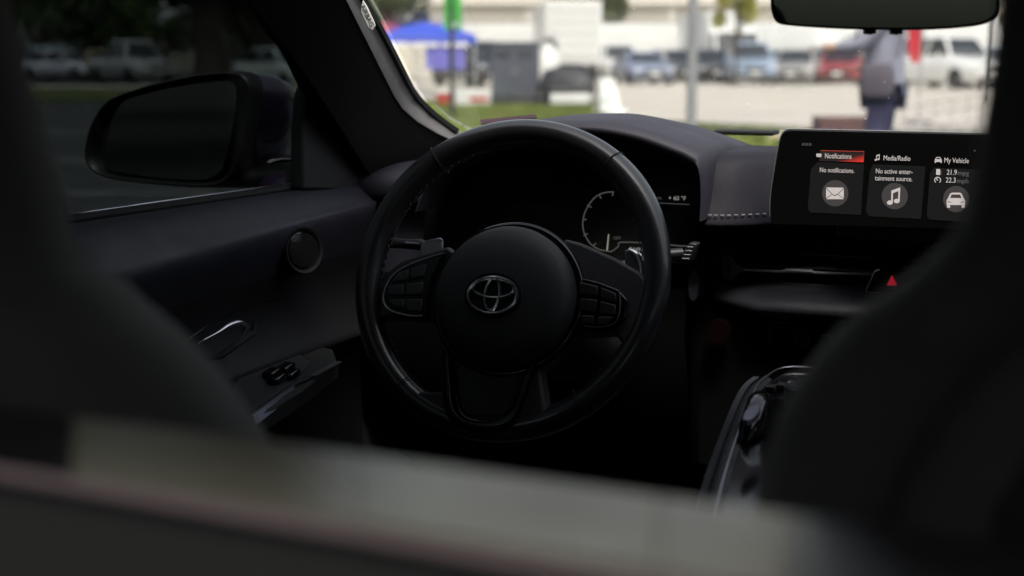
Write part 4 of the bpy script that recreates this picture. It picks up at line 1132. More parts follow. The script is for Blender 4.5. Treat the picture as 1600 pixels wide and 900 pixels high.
for nm, lab, pt_, kw, px, d_, of in (
    ('parked_sedan', 'charcoal sedan close behind the lamp post', cp('paint_charcoal', (.05, .05, .055)), SED, 1062, 66, 10),
    ('parked_suv', 'white sport utility car behind the slate blue coupe, to its left', P_WHT, SUV, 962, 68, 12),
    ('parked_hatchback', 'silver hatchback between the slate blue coupe and the lamp post', P_SILV, HB, 1040, 72, -6),
    ('parked_sedan', 'dark green sedan between the pale blue and beige cars', cp('paint_green', (.05, .10, .08)), SED, 1208, 68, -6),
    ('parked_suv', 'ice white sport utility car half hidden behind the red hatchback', P_WHT, SUV, 1296, 70, 6),
    ('parked_sedan', 'black sedan just left of the standing person', P_BLACK, SED, 1352, 67, -8),
    ('parked_hatchback', 'silver hatchback right of the red banner, behind the crew cab truck', P_SILV, HB, 1444, 64, 14),
    ('parked_sedan', 'charcoal sedan between the crew cab truck and the dark post', cp('paint_charcoal', (.05, .05, .055)), SED, 1522, 61, 8)):
    make_car(nm, lab, pt_, **kw, loc=G(px, d_), rz=FZ(px, of))
# seen through the dark side window
make_car('parked_suv', 'black sport utility car behind the canopies, left of the grey cabinet', P_BLACK, **SUV, loc=G(742, 55), rz=FZ(742, 25))
make_car('parked_sedan', 'lavender white sedan parked beyond the verge, left of the pickup through the side window', cp('paint_lavender', (.55, .55, .66)), **SED, loc=G(98, 72), rz=FZ(98, 50), group='cars parked beyond the verge')
make_car('parked_pickup', 'pale pickup parked beyond the verge above the door mirror', P_SILV, **{**SUV, 'L': 5.4, 'H': 1.85, 'cab': (.26, .36, .60, .68)}, loc=G(205, 64), rz=FZ(205, 25), group='cars parked beyond the verge', cat='truck')
make_car('parked_hatchback', 'tan hatchback left of the pale pickup beyond the verge', cp('paint_tan', (.42, .33, .16)), **{**SED, 'H': 1.5}, loc=G(158, 72), rz=FZ(158, 8), group='cars parked beyond the verge')
make_car('parked_sedan', 'grey green sedan seen between the door mirror and the front pillar', cp('paint_greygreen', (.40, .46, .46)), **SED, loc=G(445, 52), rz=FZ(445, 30), group='cars parked beyond the verge')
make_car('parked_suv', 'pale sport utility car at the far left beyond the verge', P_TEAL, **SUV, loc=G(84, 78), rz=FZ(84, 30), group='cars parked beyond the verge')

def make_truck(name, label, px, d, rz, L=6.0, Wd=2.3, H=3.3, cabH=2.3, rear=True):
    t = thing(name, label, 'truck', G(px, d), 'white trucks in front of the warehouse', rz)
    def B(mb, nm, m, par=t, **k): return mb.build(nm, m, par, local=True, **k)
    bx = B(MB().box((0, 0, (H + .85) / 2), (Wd, L, H - .85)), 'cargo_box', M_WHITE, bevel=.04)
    for s in (-1, 1):
        for k in range(5): B(MB().box((s * (Wd / 2 + .008), -L / 2 + .5 + k * (L - 1) / 4, (H + .85) / 2), (.03, .05, H - 1.0)), 'side_rib', M_WHITE, par=bx)
    dr = B(MB().box((0, L / 2 + .012, (H + .95) / 2), (Wd * .90, .03, H - 1.15)), 'roller_door', mat('door_offwhite', (.66, .65, .62), .5))
    for k in range(5): B(MB().box((0, L / 2 + .032, 1.15 + k * (H - 1.4) / 4.4), (Wd * .88, .02, .03)), 'door_slat', M_STEEL, par=dr)
    B(MB().loft([[Vector((x * Wd * .46, y, z)) for x in (-1,) for y, z in q] + [Vector((Wd * .46, y, z)) for y, z in reversed(q)] for q in []] or
                [[Vector((s * Wd * .46, -L / 2 + y, z)) for y, z in [(-.02, .5), (-1.75, .5), (-1.8, 1.15), (-1.2, 1.3), (-.75, cabH), (-.02, cabH)]] for s in (-1, 1)]), 'cab', M_WHITE, bevel=.05)
    q = [Vector((s * Wd * .41, -L / 2 + y, z)) for s, y, z in [(-1, -1.20, 1.36), (1, -1.20, 1.36), (1, -.80, cabH - .1), (-1, -.80, cabH - .1)]]
    B(MB().prism(q, Vector((0, -.03, .02))), 'windscreen', M_GLASSD)
    for s in (-1, 1):
        B(MB().prism([Vector((s * (Wd * .46 + .01), -L / 2 + y, z)) for y, z in [(-1.05, 1.35), (-.25, 1.35), (-.25, cabH - .15), (-.70, cabH - .15)]], (s * .01, 0, 0)), 'cab_window', M_GLASSD)
        B(MB().box((s * Wd * .33, -L / 2 - 1.80, .85), (.36, .08, .2)), 'headlight', M_LAMP, bevel=.02)
        for y in (-L / 2 - .9, L / 2 - 1.2):
            m = Matrix.Translation((s * Wd * .40, y, .42)) @ Matrix.Rotation(math.pi / 2, 4, 'Y')
            B(MB().lathe([(.0001, -.10), (.24, -.10), (.40, -.12), (.42, -.08), (.42, .08), (.40, .12), (.24, .10), (.0001, .10)], 20, m), 'wheel', M_TYRE)
    B(MB().box((0, 0, .70), (Wd * .5, L + .1, .22)), 'chassis', M_TRIM)
    B(MB().box((0, L / 2 + .1, .55), (Wd * .9, .1, .12)), 'rear_bumper', M_TRIM)
    return t
make_truck('box_truck', 'white box truck standing behind the black covered cart', 884, 62, YAW + R(184), H=3.4)
make_truck('box_truck', 'long white box truck behind the slate blue coupe', 952, 78, YAW + R(95), L=7.0, H=2.9)
make_truck('box_truck', 'white box truck just right of the lamp post, behind the black sedan', 1118, 70, YAW + R(6), H=3.2)
make_truck('box_truck', 'white box truck behind the pale blue and beige cars', 1228, 72, YAW + R(80), L=6, H=2.8)
make_truck('box_truck', 'white box truck behind the red hatchback', 1318, 74, YAW + R(5), H=3.2)
make_truck('box_truck', 'white box truck at the right beyond the crew cab truck', 1530, 70, YAW + R(100), L=7, H=3.0)
make_truck('box_truck', 'white box truck left of the tall one, beyond the blue canopy', 790, 70, YAW + R(88), L=6.5, H=2.7)

# ================================================================== WAREHOUSE
M_WALL = mat('cream_wall', (.58, .54, .46), .85, var=.06, vscale=.4)
M_WALL2 = mat('cream_band', (.66, .63, .56), .8, var=.04, vscale=.5)
M_OPEN = mat('dark_opening', (.04, .038, .04), .7)
bo = G(1000, 92); wh = thing('warehouse', 'long cream warehouse with dark doorways behind the parked vehicles', 'building', bo, rz=YAW)
def WB(mb, nm, m, par=wh, **k): return mb.build(nm, m, par, local=True, **k)
sc_ = 92 / FPX
x0, x1 = (560 - 1000) * sc_, (2300 - 1000) * sc_
WB(MB().box(((x0 + x1) / 2, 8, 4.6), (x1 - x0, 16, 9.2)), 'wall', M_WALL)
WB(MB().box(((x0 + x1) / 2, -.25, 4.55), (x1 - x0 + .4, .5, .35)), 'canopy_band', M_WALL2, bevel=.03)
WB(MB().box(((x0 + x1) / 2, -.10, 3.3), (x1 - x0 + .2, .22, .14)), 'brown_rail', mat('rail_brown', (.20, .17, .13), .7), bevel=.02)  # brown rail along the wall below the band
WB(MB().box(((x0 + x1) / 2, 8, 9.3), (x1 - x0 + .6, 16.6, .4)), 'parapet', M_WALL2, bevel=.05)
for k in range(16):
    WB(MB().box((x0 + 2 + k * (x1 - x0 - 4) / 15, -.09, 2.2), (.4, .2, 4.3)), 'pilaster', M_WALL2, bevel=.03)
for px, w_, h_ in ((992, 1.6, 2.9), (1040, 1.0, 2.7), (1330, 1.6, 2.6), (1490, 1.4, 2.6), (740, 2.0, 2.6), (1210, 1.4, 2.6), (1580, 1.6, 2.6), (1720, 1.6, 2.6)):
    x = (px - 1000) * sc_
    dd = WB(MB().box((x, -.02, h_ / 2 + .02), (w_, .08, h_)), 'doorway', M_OPEN)
    WB(MB().box((x, -.06, h_ + .08), (w_ + .2, .14, .12)), 'lintel', M_WALL2, par=dd, bevel=.02)
for k in range(22):
    x = x0 + 3 + k * (x1 - x0 - 6) / 21
    wdw = WB(MB().box((x, -.03, 6.2), (1.5, .06, 1.0)), 'window', M_WALL2, bevel=.02)
    WB(MB().box((x, -.062, 6.2), (1.3, .02, .8)), 'pane', M_GLASSD, par=wdw)
WB(MB().box(((1063 - 1000) * sc_, -.12, 2.15), (.55, .06, .75)), 'wall_sign', mat('sign_orange', (.75, .33, .04), .6), bevel=.01, label='orange sign on the cream wall')
# pale house seen far off through the side window
ho = G(236, 112); hs = thing('far_house', 'pale house among trees seen far off through the side window', 'building', ho, rz=YAW)
MB().box((0, 4, 1.9), (6, 8, 3.8)).build('wall', M_WALL, hs, local=True)
MB().loft([[Vector((s * 3.4, y, z)) for y, z in [(-.4, 3.7), (4, 5.6), (8.4, 3.7)]] for s in (-1, 1)]).build('roof', mat('roof_grey', (.35, .36, .40), .7), hs, local=True, smooth=False)
for x in (-1.8, 0, 1.8):
    w_ = MB().box((x, -.03, 2.2), (1.0, .06, 1.2)).build('window', M_WHITE, hs, local=True); MB().box((x, -.065, 2.2), (.8, .02, 1.0)).build('pane', M_GLASSD, w_, local=True)

# ================================================================== TREES
def leaf_mesh(name, m, blobs, n, ls, seed):
    rnd = random.Random(seed); mb = MB()
    for _ in range(n):
        bx, by, bz, br = rnd.choice(blobs)
        while True:
            v = Vector((rnd.uniform(-1, 1), rnd.uniform(-1, 1), rnd.uniform(-1, 1)))
            if .25 < v.length < 1: break
        p = Vector((bx, by, bz)) + v * br
        q = Vector((rnd.gauss(0, 1), rnd.gauss(0, 1), rnd.gauss(0, 1))).normalized(); e = q.orthogonal().normalized(); f_ = q.cross(e)
        s = ls * rnd.uniform(.6, 1.4)
        mb.add([p - e * s, p - f_ * s * .6, p + e * s, p + f_ * s * .6], [(0, 1, 2, 3)])
    return mb
M_BARK = mat('bark', (.07, .055, .045), .95, var=.3, vscale=6)
LEAF = {'dark': mat('leaf_dark', (.035, .060, .022), .8, var=.5, vscale=.9), 'olive': mat('leaf_olive', (.11, .13, .045), .8, var=.35, vscale=.9),
        'yellow': mat('leaf_yellow', (.36, .35, .06), .8, var=.3, vscale=.9), 'mid': mat('leaf_mid', (.06, .105, .03), .8, var=.45, vscale=.9)}
def tree(name, label, loc, H, trunk, cr, kind, seed, n=2600, ls=.16, tr=.14, group=None, squash=.8):
    t = thing(name, label, 'tree', loc, group)
    rnd = random.Random(seed)
    tk = MB(); tk.tube([(0, 0, -.1), (rnd.gauss(0, .06), rnd.gauss(0, .06), trunk * .5), (rnd.gauss(0, .1), rnd.gauss(0, .1), trunk), (rnd.gauss(0, .3), rnd.gauss(0, .3), H * .8)], [tr * 1.25, tr, tr * .85, tr * .2], 10)
    blobs = []
    for k in range(9):
        a_ = rnd.random() * math.tau; rr_ = cr * rnd.uniform(.25, .72); z = trunk + (H - trunk) * rnd.uniform(.18, .85)
        blobs.append((rr_ * math.cos(a_), rr_ * math.sin(a_), z, cr * rnd.uniform(.30, .52) * squash))
        if k < 7: tk.tube([(0, 0, trunk * rnd.uniform(.75, 1.0)), (rr_ * .5 * math.cos(a_), rr_ * .5 * math.sin(a_), (trunk + z) / 2), (rr_ * math.cos(a_), rr_ * math.sin(a_), z)], [tr * .55, tr * .35, tr * .12], 6)
    blobs.append((0, 0, H - cr * .4, cr * .45))
    tk.build('trunk', M_BARK, t, local=True)
    leaf_mesh('crown', LEAF[kind], blobs, n, ls, seed).build('crown', LEAF[kind], t, local=True, smooth=False, fix=False)
    return t
tree('broad_tree', 'olive green tree rising above the long white truck', G(925, 84), 6.6, 1.6, 3.1, 'olive', 1, 9000, .20)
tree('young_tree', 'slim yellow green tree just right of the lamp post', G(1146, 56), 4.7, 1.45, 1.15, 'yellow', 2, 3600, .11, .06)
tree('broad_tree', 'grey green tree above the canopies beside the front pillar', G(600, 66), 8, 2.6, 2.8, 'olive', 3, 2600, .17)
tree('shrub_tree', 'small leafy tree at the far right behind the passenger seat', G(1590, 62), 6, 1.8, 1.6, 'olive', 4, 2000, .12)
grp = 'trees beyond the verge'
for i, (px, d_, H_, tr_, cr_, kd, lab, w_) in enumerate([
    (330, 34, 5.6, 2.2, 3.0, 'dark', 'big dark tree with thick trunk standing above the door mirror', .42),
    (150, 88, 7.5, 1.2, 5.5, 'mid', 'mid green tree behind the tan hatchback beyond the verge', .25),
    (60, 84, 8, 1.5, 5.5, 'dark', 'dark tree at the far left edge of the side window', .25),
    (250, 106, 9, 1.0, 6.5, 'mid', 'tall green tree behind the far pale house', .3),
    (420, 60, 7, 1.0, 5.0, 'dark', 'dark bushy tree behind the grey green sedan by the front pillar', .3),
    (510, 72, 8, 1.5, 5.5, 'dark', 'dark tree hidden mostly by the front pillar', .3),
    (-60, 60, 8, 1.5, 6.0, 'dark', 'dark tree left of the headrest, beyond the verge', .3),
    (345, 85, 8, .8, 6.0, 'dark', 'dense dark tree far behind the thick trunk', .3)]):
    tree('verge_tree', lab, G(px, d_), H_, tr_, cr_, kd, 20 + i, 3600, .24, w_, grp)
# unseen trees added behind the car to darken the mirror reflections
for i, (x, y) in enumerate([(-9, -14), (-15, -9), (-5, -20), (-21, -16), (1, -24), (-13, -24), (8, -20), (-27, -6), (-22, 4), (14, -26)]):
    tree('added_mirror_tree', 'unseen dark leafy tree added behind the car to darken the mirrors', (x, y, 0), 11, 1.2, 4.8, 'dark' if i % 3 else 'mid', 40 + i, 3000, .26, .3, 'unseen trees added for the mirrors')

# ================================================================== STREET FURNITURE
lp = thing('lamp_post', 'plain grey steel lamp post ahead of the windshield', 'lamp post', G(1082, 17.2))
MB().tube([(0, 0, 0), (0, 0, 3), (0, 0, 6.5)], [.064, .060, .050], 16).build('pole', mat('post_grey', (.30, .30, .31), .55, var=.08, vscale=5), lp, local=True)
MB().lathe([(.20, 0), (.20, .03), (.11, .05), (.09, .12), (.065, .14)], 20).build('base_plate', M_STEEL, lp, local=True)
MB().box((-.45, 0, 6.5), (1.1, .18, .09)).build('lamp_head', M_DARKM, lp, local=True, bevel=.03)
# green feather banner on a dark pole
fb = thing('feather_banner', 'bright green feather banner on a dark pole by the front pillar', 'banner', G(706, 25), rz=YAW)
MB().tube([(0, 0, 0), (0, 0, 1.5), (0, 0, 3.4)], [.05, .045, .02], 10).build('pole', M_DARKM, fb, local=True)
rows = []
for z in np.linspace(1.56, 3.3, 10):
    w_ = .15 * (1 if z < 2.9 else max(.25, 1 - (z - 2.9) * 1.6))
    rows.append([Vector((x, .03 * math.sin(z * 5 + x * 9), z)) for x in np.linspace(-w_ + .02, w_ + .02, 6)])
MB().grid(rows, (0, .006, 0)).build('cloth', mat('banner_green', (.045, .42, .035), .7, var=.1, vscale=6), fb, local=True)
MB().box((.03, -.02, 1.66), (.16, .012, .10)).build('print_patch', mat('banner_pale', (.50, .72, .45), .7), fb, local=True)
MB().box((0, 0, .03), (.5, .5, .06)).build('foot', M_DARKM, fb, local=True, bevel=.01)
# pop up canopies
def canopy(label, px, d, col, wall, sz=2.7, h=2.05, drape=None):
    t = thing('market_canopy', label, 'canopy', G(px, d), 'canopies on the lawn edge', YAW + R(8))
    m1 = mat('canopy_' + col[0], col[1], .7, var=.06, vscale=3); s = sz / 2
    MB().loft([[Vector((x * s * k, y * s * k, z)) for x, y in ((-1, -1), (0, -1), (1, -1), (1, 0), (1, 1), (0, 1), (-1, 1), (-1, 0))] for k, z in ((1, h - .22), (1.0, h), (.55, h + .28), (.02, h + .45))], True, False).build('roof_cloth', m1, t, local=True, angle=30)
    for x in (-1, 1):
        for y in (-1, 1): MB().box((x * s * .97, y * s * .97, (h - .1) / 2), (.05, .05, h - .1)).build('leg', M_STEEL, t, local=True)
    for x in range(3): MB().box((-s + .45 + x * .9, -s - .012, h - .26), (.8, .02, .12)).build('valance', M_WHITE, t, local=True)
    if drape: MB().grid([[Vector((x, -s + .06 + .04 * math.sin(x * 14), z)) for x in np.linspace(drape[0], drape[1], 14)] for z in (h - .2, 1.3, .75)], (0, .01, 0)).build('side_curtain', mat('curtain_violet', (.16, .15, .48), .8), t, local=True)
canopy('blue pop up canopy with violet curtain, left of the green banner', 664, 45, ('blue', (.035, .075, .50)), True, 2.9, 1.75, (-.1, 1.1))
canopy('maroon pop up canopy beside the front pillar, left of the blue one', 606, 49, ('maroon', (.22, .035, .06)), True, 2.0, 1.85)
# folding table under the canopy, coolers and crates
ft = thing('folding_table', 'dark folding table beneath the canopies, right of the green banner pole', 'table', G(742, 38), rz=YAW)
MB().box((0, 0, .73), (1.0, .6, .05)).build('table_top', M_DARKM, ft, local=True, bevel=.01)
for x in (-1, 1):
    for y in (-1, 1): MB().tube([(x * .44, y * .25, 0), (x * .42, y * .25, .71)], .018, 8).build('leg', M_STEEL, ft, local=True)
def cooler(label, px, d, w, col):
    t = thing('cooler_box', label, 'cooler', G(px, d, .05), 'coolers on the lawn', YAW + R(6))
    MB().loft([[Vector((x * w * k / 2, y * .2 * k, z)) for x, y in ((-1, -1), (1, -1), (1, 1), (-1, 1))] for k, z in ((.9, 0), (.94, .04), (1, .28))]).build('body', col, t, local=True, bevel=.02)
    MB().box((0, 0, .315), (w * 1.03, .42, .065)).build('lid', M_WHITE, t, local=True, bevel=.02)
    for s in (-1, 1): MB().tube([(s * w * .5, -.1, .22), (s * (w * .5 + .05), -.1, .24), (s * (w * .5 + .05), .1, .24), (s * w * .5, .1, .22)], .012, 6).build('handle', M_TRIM, t, local=True)
cooler('red cooler box with white lid on the grass beside the banner pole', 694, 31.5, .34, mat('cooler_red', (.50, .05, .04), .5))
cooler('white and red striped low cooler on the grass right of the banner pole', 738, 31, .78, M_WHITE)
cs = [o for o in bpy.data.objects if o.name.startswith('cooler_box') and o.type == 'EMPTY'][-1]
MB().box((.12, -.202, .17), (.40, .012, .09)).build('stripe', mat('cooler_red', (.50, .05, .04), .5), cs, local=True)
# dark grey equipment cabinet
cb = thing('equipment_cabinet', 'dark grey upright metal cabinet standing on the grass', 'cabinet', G(806, 31.5, .05), rz=YAW + R(-6))
M_CAB = mat('cabinet_grey', (.085, .09, .11), .6, var=.08, vscale=4)
MB().box((0, 0, .09), (1.10, .62, .18)).build('plinth', M_DARKM, cb, local=True, bevel=.01)
MB().box((0, 0, .76), (1.0, .55, 1.16)).build('case', M_CAB, cb, local=True, bevel=.02)
for s in (-1, 1):
    dd = MB().box((s * .245, -.285, .76), (.47, .02, 1.08)).build('door', M_CAB, cb, local=True, bevel=.006)
    MB().box((s * .05, -.30, .76), (.02, .02, .16)).build('handle', M_STEEL, dd, local=True)
    for k in range(5): MB().box((s * .245, -.297, 1.05 + k * .035), (.30, .012, .014)).build('louvre', M_DARKM, dd, local=True)
MB().box((0, 0, 1.36), (1.06, .62, .05)).build('cap', M_CAB, cb, local=True, bevel=.01)
# black covered cart with white skirt
ct = thing('covered_cart', 'black covered cart with white skirt panel, right of the grey cabinet', 'cart', G(886, 31, .05), rz=YAW + R(-10))
rings = []
for x, hh, dd in [(-.60, .42, .22), (-.50, .62, .30), (-.2, .70, .33), (.2, .68, .33), (.48, .60, .30), (.60, .45, .22)]:
    rings.append([Vector((x, dd * math.cos(t), .34 + max(-.06, (hh - .30) * 1.35 * math.sin(t)))) for t in (k / 18 * math.tau for k in range(18))])
MB().loft(rings).build('cover', mat('cover_black', (.022, .022, .026), .6, bump=.2, bscale=30), ct, local=True, angle=60)
MB().box((.12, -.31, .19), (.86, .04, .22)).build('skirt', M_WHITE, ct, local=True, bevel=.02)
MB().box((0, 0, .24), (1.1, .5, .06)).build('frame', M_DARKM, ct, local=True, bevel=.01)
for s in (-1, 1):
    for x in (-.42, .42):
        m = Matrix.Translation((x, s * .26, .12)) @ Matrix.Rotation(math.pi / 2, 4, 'X')
        MB().lathe([(.0001, -.03), (.12, -.03), (.12, .03), (.0001, .03)], 18, m).build('wheel', M_TYRE, ct, local=True)
# person-like dark gear? no: black curved lamp on the cabinet's right
hb = thing('helmet_stand', 'black rounded hood on a white stand above the covered cart', 'stand', G(858, 40), rz=YAW)
MB().tube([(0, 0, 0), (0, 0, 1.1)], .03, 10).build('post', M_WHITE, hb, local=True)
MB().tube(spline([(-.16, 0, 1.52), (-.05, 0, 1.60), (.08, 0, 1.57), (.16, 0, 1.44), (.18, 0, 1.30)], 4), [.03] + [.075] * 15 + [.03], 10).build('hood', mat('hood_black', (.03, .03, .03), .5), hb, local=True)
MB().loft([[Vector((r_ * math.cos(t), r_ * .7 * math.sin(t), z)) for t in (k / 16 * math.tau for k in range(16))] for r_, z in ((.28, .35), (.30, .8), (.26, 1.2), (.12, 1.42))]).build('white_drape', M_WHITE, hb, local=True)
# white A frame board
af = thing('sandwich_board', 'white A frame board standing at the corner of the grass', 'board', G(950, 25.8, .05), rz=YAW + R(18))
for s in (-1, 1):
    q = [Vector((x, y * s, z)) for x, y, z in [(-.21, .22, 0), (.21, .22, 0), (.12, .02, .70), (-.15, .02, .70)]]
    MB().prism(q, (0, -s * .025, 0)).build('panel', M_WHITE, af, local=True, bevel=.006)
    MB().box((-.05, s * .15, .33), (.14, .012, .10), Matrix.Rotation(s * R(16), 3, 'X')).build('print_patch', mat('print_mint', (.55, .72, .60), .7), af, local=True)
MB().box((-.015, 0, .70), (.2, .07, .03)).build('hinge', M_STEEL, af, local=True)
wb_ = thing('sand_bag', 'white sand bag lying at the foot of the A frame board', 'bag', G(966, 24.6, .05), rz=YAW)
MB().loft([[Vector((x, a_ * math.cos(t), .10 + b_ * math.sin(t))) for t in (k / 14 * math.tau for k in range(14))] for x, a_, b_ in ((-.22, .02, .03), (-.17, .12, .09), (0, .15, .10), (.14, .12, .09), (.20, .02, .03))]).build('sack', M_WHITE, wb_, local=True, sub=1)
MB().tube([(-.26, -.03, .13), (-.22, 0, .10), (-.26, .03, .08)], .012, 6).build('tie', M_DARKM, wb_, local=True)
# planter and wheel stop in front of the person
pl = thing('planter_box', 'low brown timber planter left of the standing person', 'planter', G(1318, 17.5), rz=YAW)
M_TIM = mat('timber_brown', (.12, .06, .04), .8, var=.25, vscale=5)
for k in range(4):
    MB().box((0, -.22, .06 + k * .095), (.62, .03, .088)).build('plank', M_TIM, pl, local=True, bevel=.005)
    MB().box((0, .22, .06 + k * .095), (.62, .03, .088)).build('plank', M_TIM, pl, local=True, bevel=.005)
    for s in (-1, 1): MB().box((s * .30, 0, .06 + k * .095), (.03, .40, .088)).build('plank', M_TIM, pl, local=True, bevel=.005)
MB().box((0, 0, .32), (.56, .40, .04)).build('soil', mat('soil', (.05, .035, .025), 1), pl, local=True)
wsx = thing('wheel_stop', 'tan concrete wheel stop beside the brown planter', 'wheel stop', G(1252, 17.8), rz=YAW + R(8))
MB().loft([[Vector((x, y * k, z)) for y, z in ((-.14, 0), (.14, 0), (.08, .24 * k), (-.08, .24 * k))] for x, k in ((-.42, .45), (-.36, .7), (.2, 1), (.42, 1.1))]).build('block', mat('stop_tan', (.30, .25, .18), .9, var=.1), wsx, local=True, bevel=.01)
for x in (-.2, .25): MB().lathe([(.0001, .0), (.02, 0), (.02, .018), (.0001, .02)], 10, Matrix.Translation((x, 0, .215))).build('anchor_bolt', M_STEEL, wsx, local=True)
# railing at the right
rl = thing('hand_railing', 'pale metal railing at the right beyond the display screen', 'railing', G(1500, 20), rz=YAW + R(-12))
M_RAIL = mat('rail_pale', (.60, .54, .52), .6)
def rlx(px): return (px - 1500) / FPX * 20
for i, px in enumerate(range(1420, 1760, 24)):
    x = rlx(px); h_ = .42 + .22 * min(1, max(0, (px - 1420) / 140))
    MB().tube([(x, 0, 0), (x, 0, h_)], .020, 8).build('post', M_RAIL, rl, local=True)
for dz in (0, -.16, -.32):
    MB().tube([(rlx(1415), 0, .42 + dz), (rlx(1560), 0, .64 + dz), (rlx(1760), 0, .64 + dz)], .020, 8).build('rail', M_RAIL, rl, local=True)
# red banner behind the person
rb = thing('feather_banner', 'red feather banner just right of the standing person', 'banner', G(1430, 24), rz=YAW)
MB().tube([(.10, 0, 0), (.10, 0, 1.5), (.08, 0, 2.6)], [.02, .018, .01], 8).build('pole', M_STEEL, rb, local=True)
MB().grid([[Vector((x, .03 * math.sin(z * 5 + x * 9), z)) for x in np.linspace(-.13 + (.06 if z < 1.2 else 0), .10, 6)] for z in np.linspace(1.02, 2.5, 9)], (0, .006, 0)).build('cloth', mat('banner_red', (.48, .02, .03), .7, var=.1, vscale=6), rb, local=True)
MB().box((.10, 0, .03), (.4, .4, .05)).build('foot', M_DARKM, rb, local=True, bevel=.01)
dp = thing('sign_post', 'thin dark post at the far right beyond the crew cab truck', 'post', G(1548, 33), rz=YAW)
MB().tube([(0, 0, 0), (0, 0, 3.2)], .05, 10).build('pole', M_DARKM, dp, local=True)
MB().box((0, -.04, 2.7), (.5, .03, .6)).build('plate', M_STEEL, dp, local=True, bevel=.01)

# ================================================================== PERSON (standing, turned to the left)
pe = thing('person', 'person in pale grey jacket and navy trousers standing with arm raised ahead', 'person', G(1383, 11.0), rz=YAW + R(68))
# local: +x is the person's right... the figure faces local -y? faces +y turned towards the left of the view
def skin(name, pts, edges, m, rootv=0, sub=2):
    me = bpy.data.meshes.new(name); me.from_pydata([p[0] for p in pts], edges, [])
    o = bpy.data.objects.new(name, me); COL.objects.link(o); o.parent = pe
    s = o.modifiers.new('skin', 'SKIN'); s.use_smooth_shade = True
    for i, p in enumerate(pts):
        r_ = p[1]; me.skin_vertices[0].data[i].radius = r_ if isinstance(r_, tuple) else (r_, r_)
        me.skin_vertices[0].data[i].use_root = (i == rootv)
    b = o.modifiers.new('sub', 'SUBSURF'); b.levels = b.render_levels = sub
    me.materials.append(m)
    return o
M_SKIN = mat('skin', (.42, .27, .20), .55)
M_JACK = mat('jacket_lavender', (.33, .33, .40), .8, var=.12, vscale=6)
M_NAVY = mat('trouser_navy', (.028, .036, .075), .85, var=.2, vscale=8)
M_MAUV = mat('bag_mauve', (.115, .10, .12), .8, var=.15, vscale=8)
M_HAIR = mat('hair_brown', (.05, .03, .02), .6)
# body: pelvis root, legs, spine, neck, head, arms with hands
P = [((0, 0, .93), (.11, .08)), ((0, 0, 1.10), (.11, .08)), ((0, .01, 1.28), (.13, .095)), ((0, 0, 1.42), (.12, .09)), ((0, .01, 1.50), .052), ((0, .03, 1.57), .062), ((0, .035, 1.64), (.078, .095)), ((0, .02, 1.72), (.072, .085)), ((0, .01, 1.765), .045),
     ((.10, 0, .86), .095), ((.11, .02, .50), .062), ((.11, -.02, .10), .042), ((.11, .05, .04), (.045, .036)), ((.12, .15, .03), (.042, .026)),
     ((-.10, 0, .86), .095), ((-.11, .05, .50), .062), ((-.11, .02, .10), .042), ((-.11, .09, .04), (.045, .036)), ((-.12, .19, .03), (.042, .026)),
     ((.19, 0, 1.40), .062), ((.25, -.01, 1.14), .046), ((.23, .16, 1.02), .036), ((.21, .24, 1.02), (.040, .022)),
     ((-.19, .02, 1.40), .062), ((-.24, .14, 1.19), .046), ((-.20, .37, 1.17), .036), ((-.19, .45, 1.18), (.040, .022))]
ED = [(0, 1), (1, 2), (2, 3), (3, 4), (4, 5), (5, 6), (6, 7), (7, 8), (0, 9), (9, 10), (10, 11), (11, 12), (12, 13), (0, 14), (14, 15), (15, 16), (16, 17), (17, 18), (3, 19), (19, 20), (20, 21), (21, 22), (3, 23), (23, 24), (24, 25), (25, 26)]
body = skin('body', P, ED, M_SKIN)
# fingers of both hands
for hx, hy, hz in ((.21, .24, 1.02), (-.19, .45, 1.18)):
    for k in range(4):
        x = hx - .028 + k * .019; ln = (.07, .08, .076, .06)[k]
        skin('finger', [((x, hy + .01, hz), .009), ((x, hy + .045 + ln * .25, hz - .004), .0085), ((x, hy + .045 + ln * .65, hz - .018), .008), ((x, hy + .045 + ln * .85, hz - .036), .0065)], [(0, 1), (1, 2), (2, 3)], M_SKIN, 0, 1)
    sx_ = -1 if hx > 0 else 1
    skin('thumb', [((hx + sx_ * .025, hy - .02, hz), .011), ((hx + sx_ * .05, hy + .01, hz - .005), .010), ((hx + sx_ * .055, hy + .045, hz - .012), .0085)], [(0, 1), (1, 2)], M_SKIN, 0, 1)
J = [((0, 0, .76), (.19, .18)), ((0, 0, .86), (.195, .175)), ((0, 0, 1.08), (.19, .165)), ((0, .01, 1.28), (.20, .16)), ((0, 0, 1.425), (.135, .105)), ((0, .01, 1.495), .068),
     ((.195, 0, 1.40), .082), ((.255, -.01, 1.14), .064), ((.232, .15, 1.022), .050), ((-.195, .02, 1.40), .082), ((-.245, .14, 1.19), .064), ((-.202, .35, 1.172), .050)]
skin('jacket', J, [(0, 1), (1, 2), (2, 3), (3, 4), (4, 5), (4, 6), (6, 7), (7, 8), (4, 9), (9, 10), (10, 11)], M_JACK, 2)
T = [((0, 0, .90), (.165, .125)), ((.10, 0, .82), .112), ((.11, .02, .50), .082), ((.11, -.02, .11), .070), ((-.10, 0, .82), .112), ((-.11, .05, .50), .082), ((-.11, .02, .11), .070)]
skin('trousers', T, [(0, 1), (1, 2), (2, 3), (0, 4), (4, 5), (5, 6)], M_NAVY)
skin('hair', [((0, .0, 1.60), .070), ((0, -.01, 1.68), (.088, .098)), ((0, -.005, 1.745), (.076, .085)), ((0, -.03, 1.50), .06)], [(0, 1), (1, 2), (0, 3)], M_HAIR)
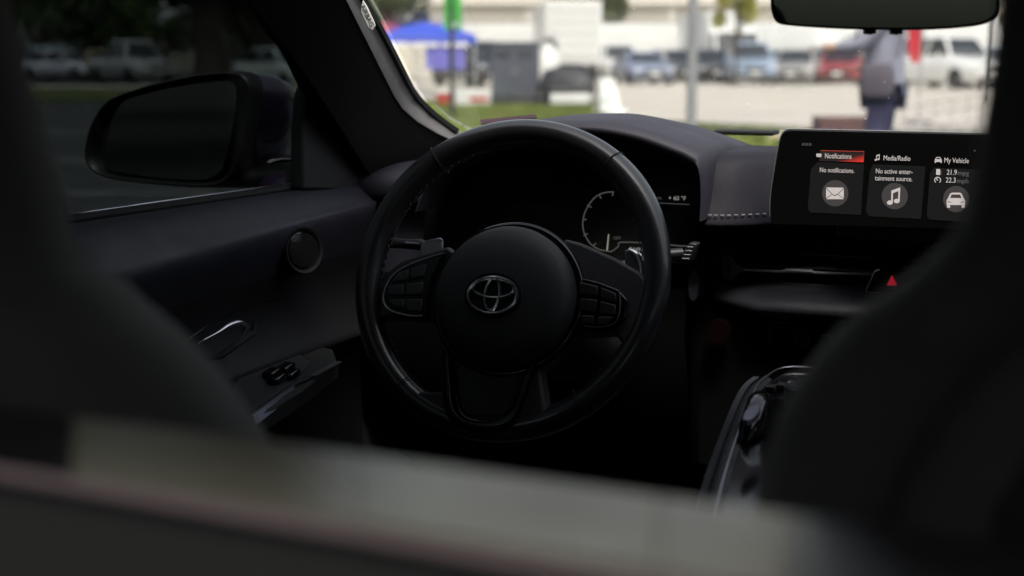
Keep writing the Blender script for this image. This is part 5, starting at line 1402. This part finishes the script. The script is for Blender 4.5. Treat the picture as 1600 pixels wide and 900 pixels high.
for s in (-1, 1):
    MB().lathe([(.0001, -.011), (.008, -.008), (.011, 0), (.008, .008), (.0001, .011)], 12, Matrix.Translation((s * .031, .108, 1.648))).build('eye', mat('eye_dark', (.02, .015, .01), .2), pe, local=True)
    MB().loft([[Vector((s * (.080 + dx), .025 + .016 * math.cos(t), 1.635 + .03 * math.sin(t))) for t in (k / 12 * math.tau for k in range(12))] for dx in (-.005, .010)]).build('ear', M_SKIN, pe, local=True, sub=1)
MB().loft([[Vector((x, y, z)) for x, y, z in q] for q in ([(-.012, .105, 1.645), (.012, .105, 1.645), (0, .118, 1.648)], [(-.016, .105, 1.61), (.016, .105, 1.61), (0, .138, 1.612)], [(-.008, .105, 1.602), (.008, .105, 1.602), (0, .118, 1.602)])]).build('nose', M_SKIN, pe, local=True)
MB().box((0, .118, 1.578), (.045, .012, .010)).build('mouth', mat('lip', (.30, .12, .11), .5), pe, local=True, bevel=.004)
for s in (-1, 1):
    MB().loft([[Vector((s * .11 + x * k, .06 + (.035 if s < 0 else 0) + y * k, z)) for x, y in ((-.05, -.12), (.05, -.12), (.055, .05), (.03, .15), (-.03, .15), (-.055, .05))] for k, z in ((1, 0), (1, .05), (.75, .10))]).build('shoe', mat('shoe_dark', (.03, .03, .03), .6), pe, local=True, bevel=.01)
bg_ = thing('shoulder_bag', 'dark mauve bag hanging at the hip of the standing person', 'bag', pe.matrix_world.translation + Vector((0, 0, .0)), rz=YAW + R(68))
MB().loft([[Vector((-.225 - x * .04 * k, .02 + y * .125 * k, z)) for x, y in ((-.6, -1), (1, -1), (1.4, -.5), (1.4, .5), (1, 1), (-.6, 1))] for k, z in ((.75, .80), (1, .84), (1, 1.00), (.70, 1.06))]).build('pouch', M_MAUV, bg_, local=True, bevel=.012)
MB().tube(spline([(-.25, -.12, 1.10), (-.23, -.15, 1.30), (-.10, -.10, 1.50), (.04, .0, 1.52), (-.06, .14, 1.46), (-.22, .18, 1.30), (-.25, .17, 1.10)], 4), .012, 6).build('strap', M_MAUV, bg_, local=True)
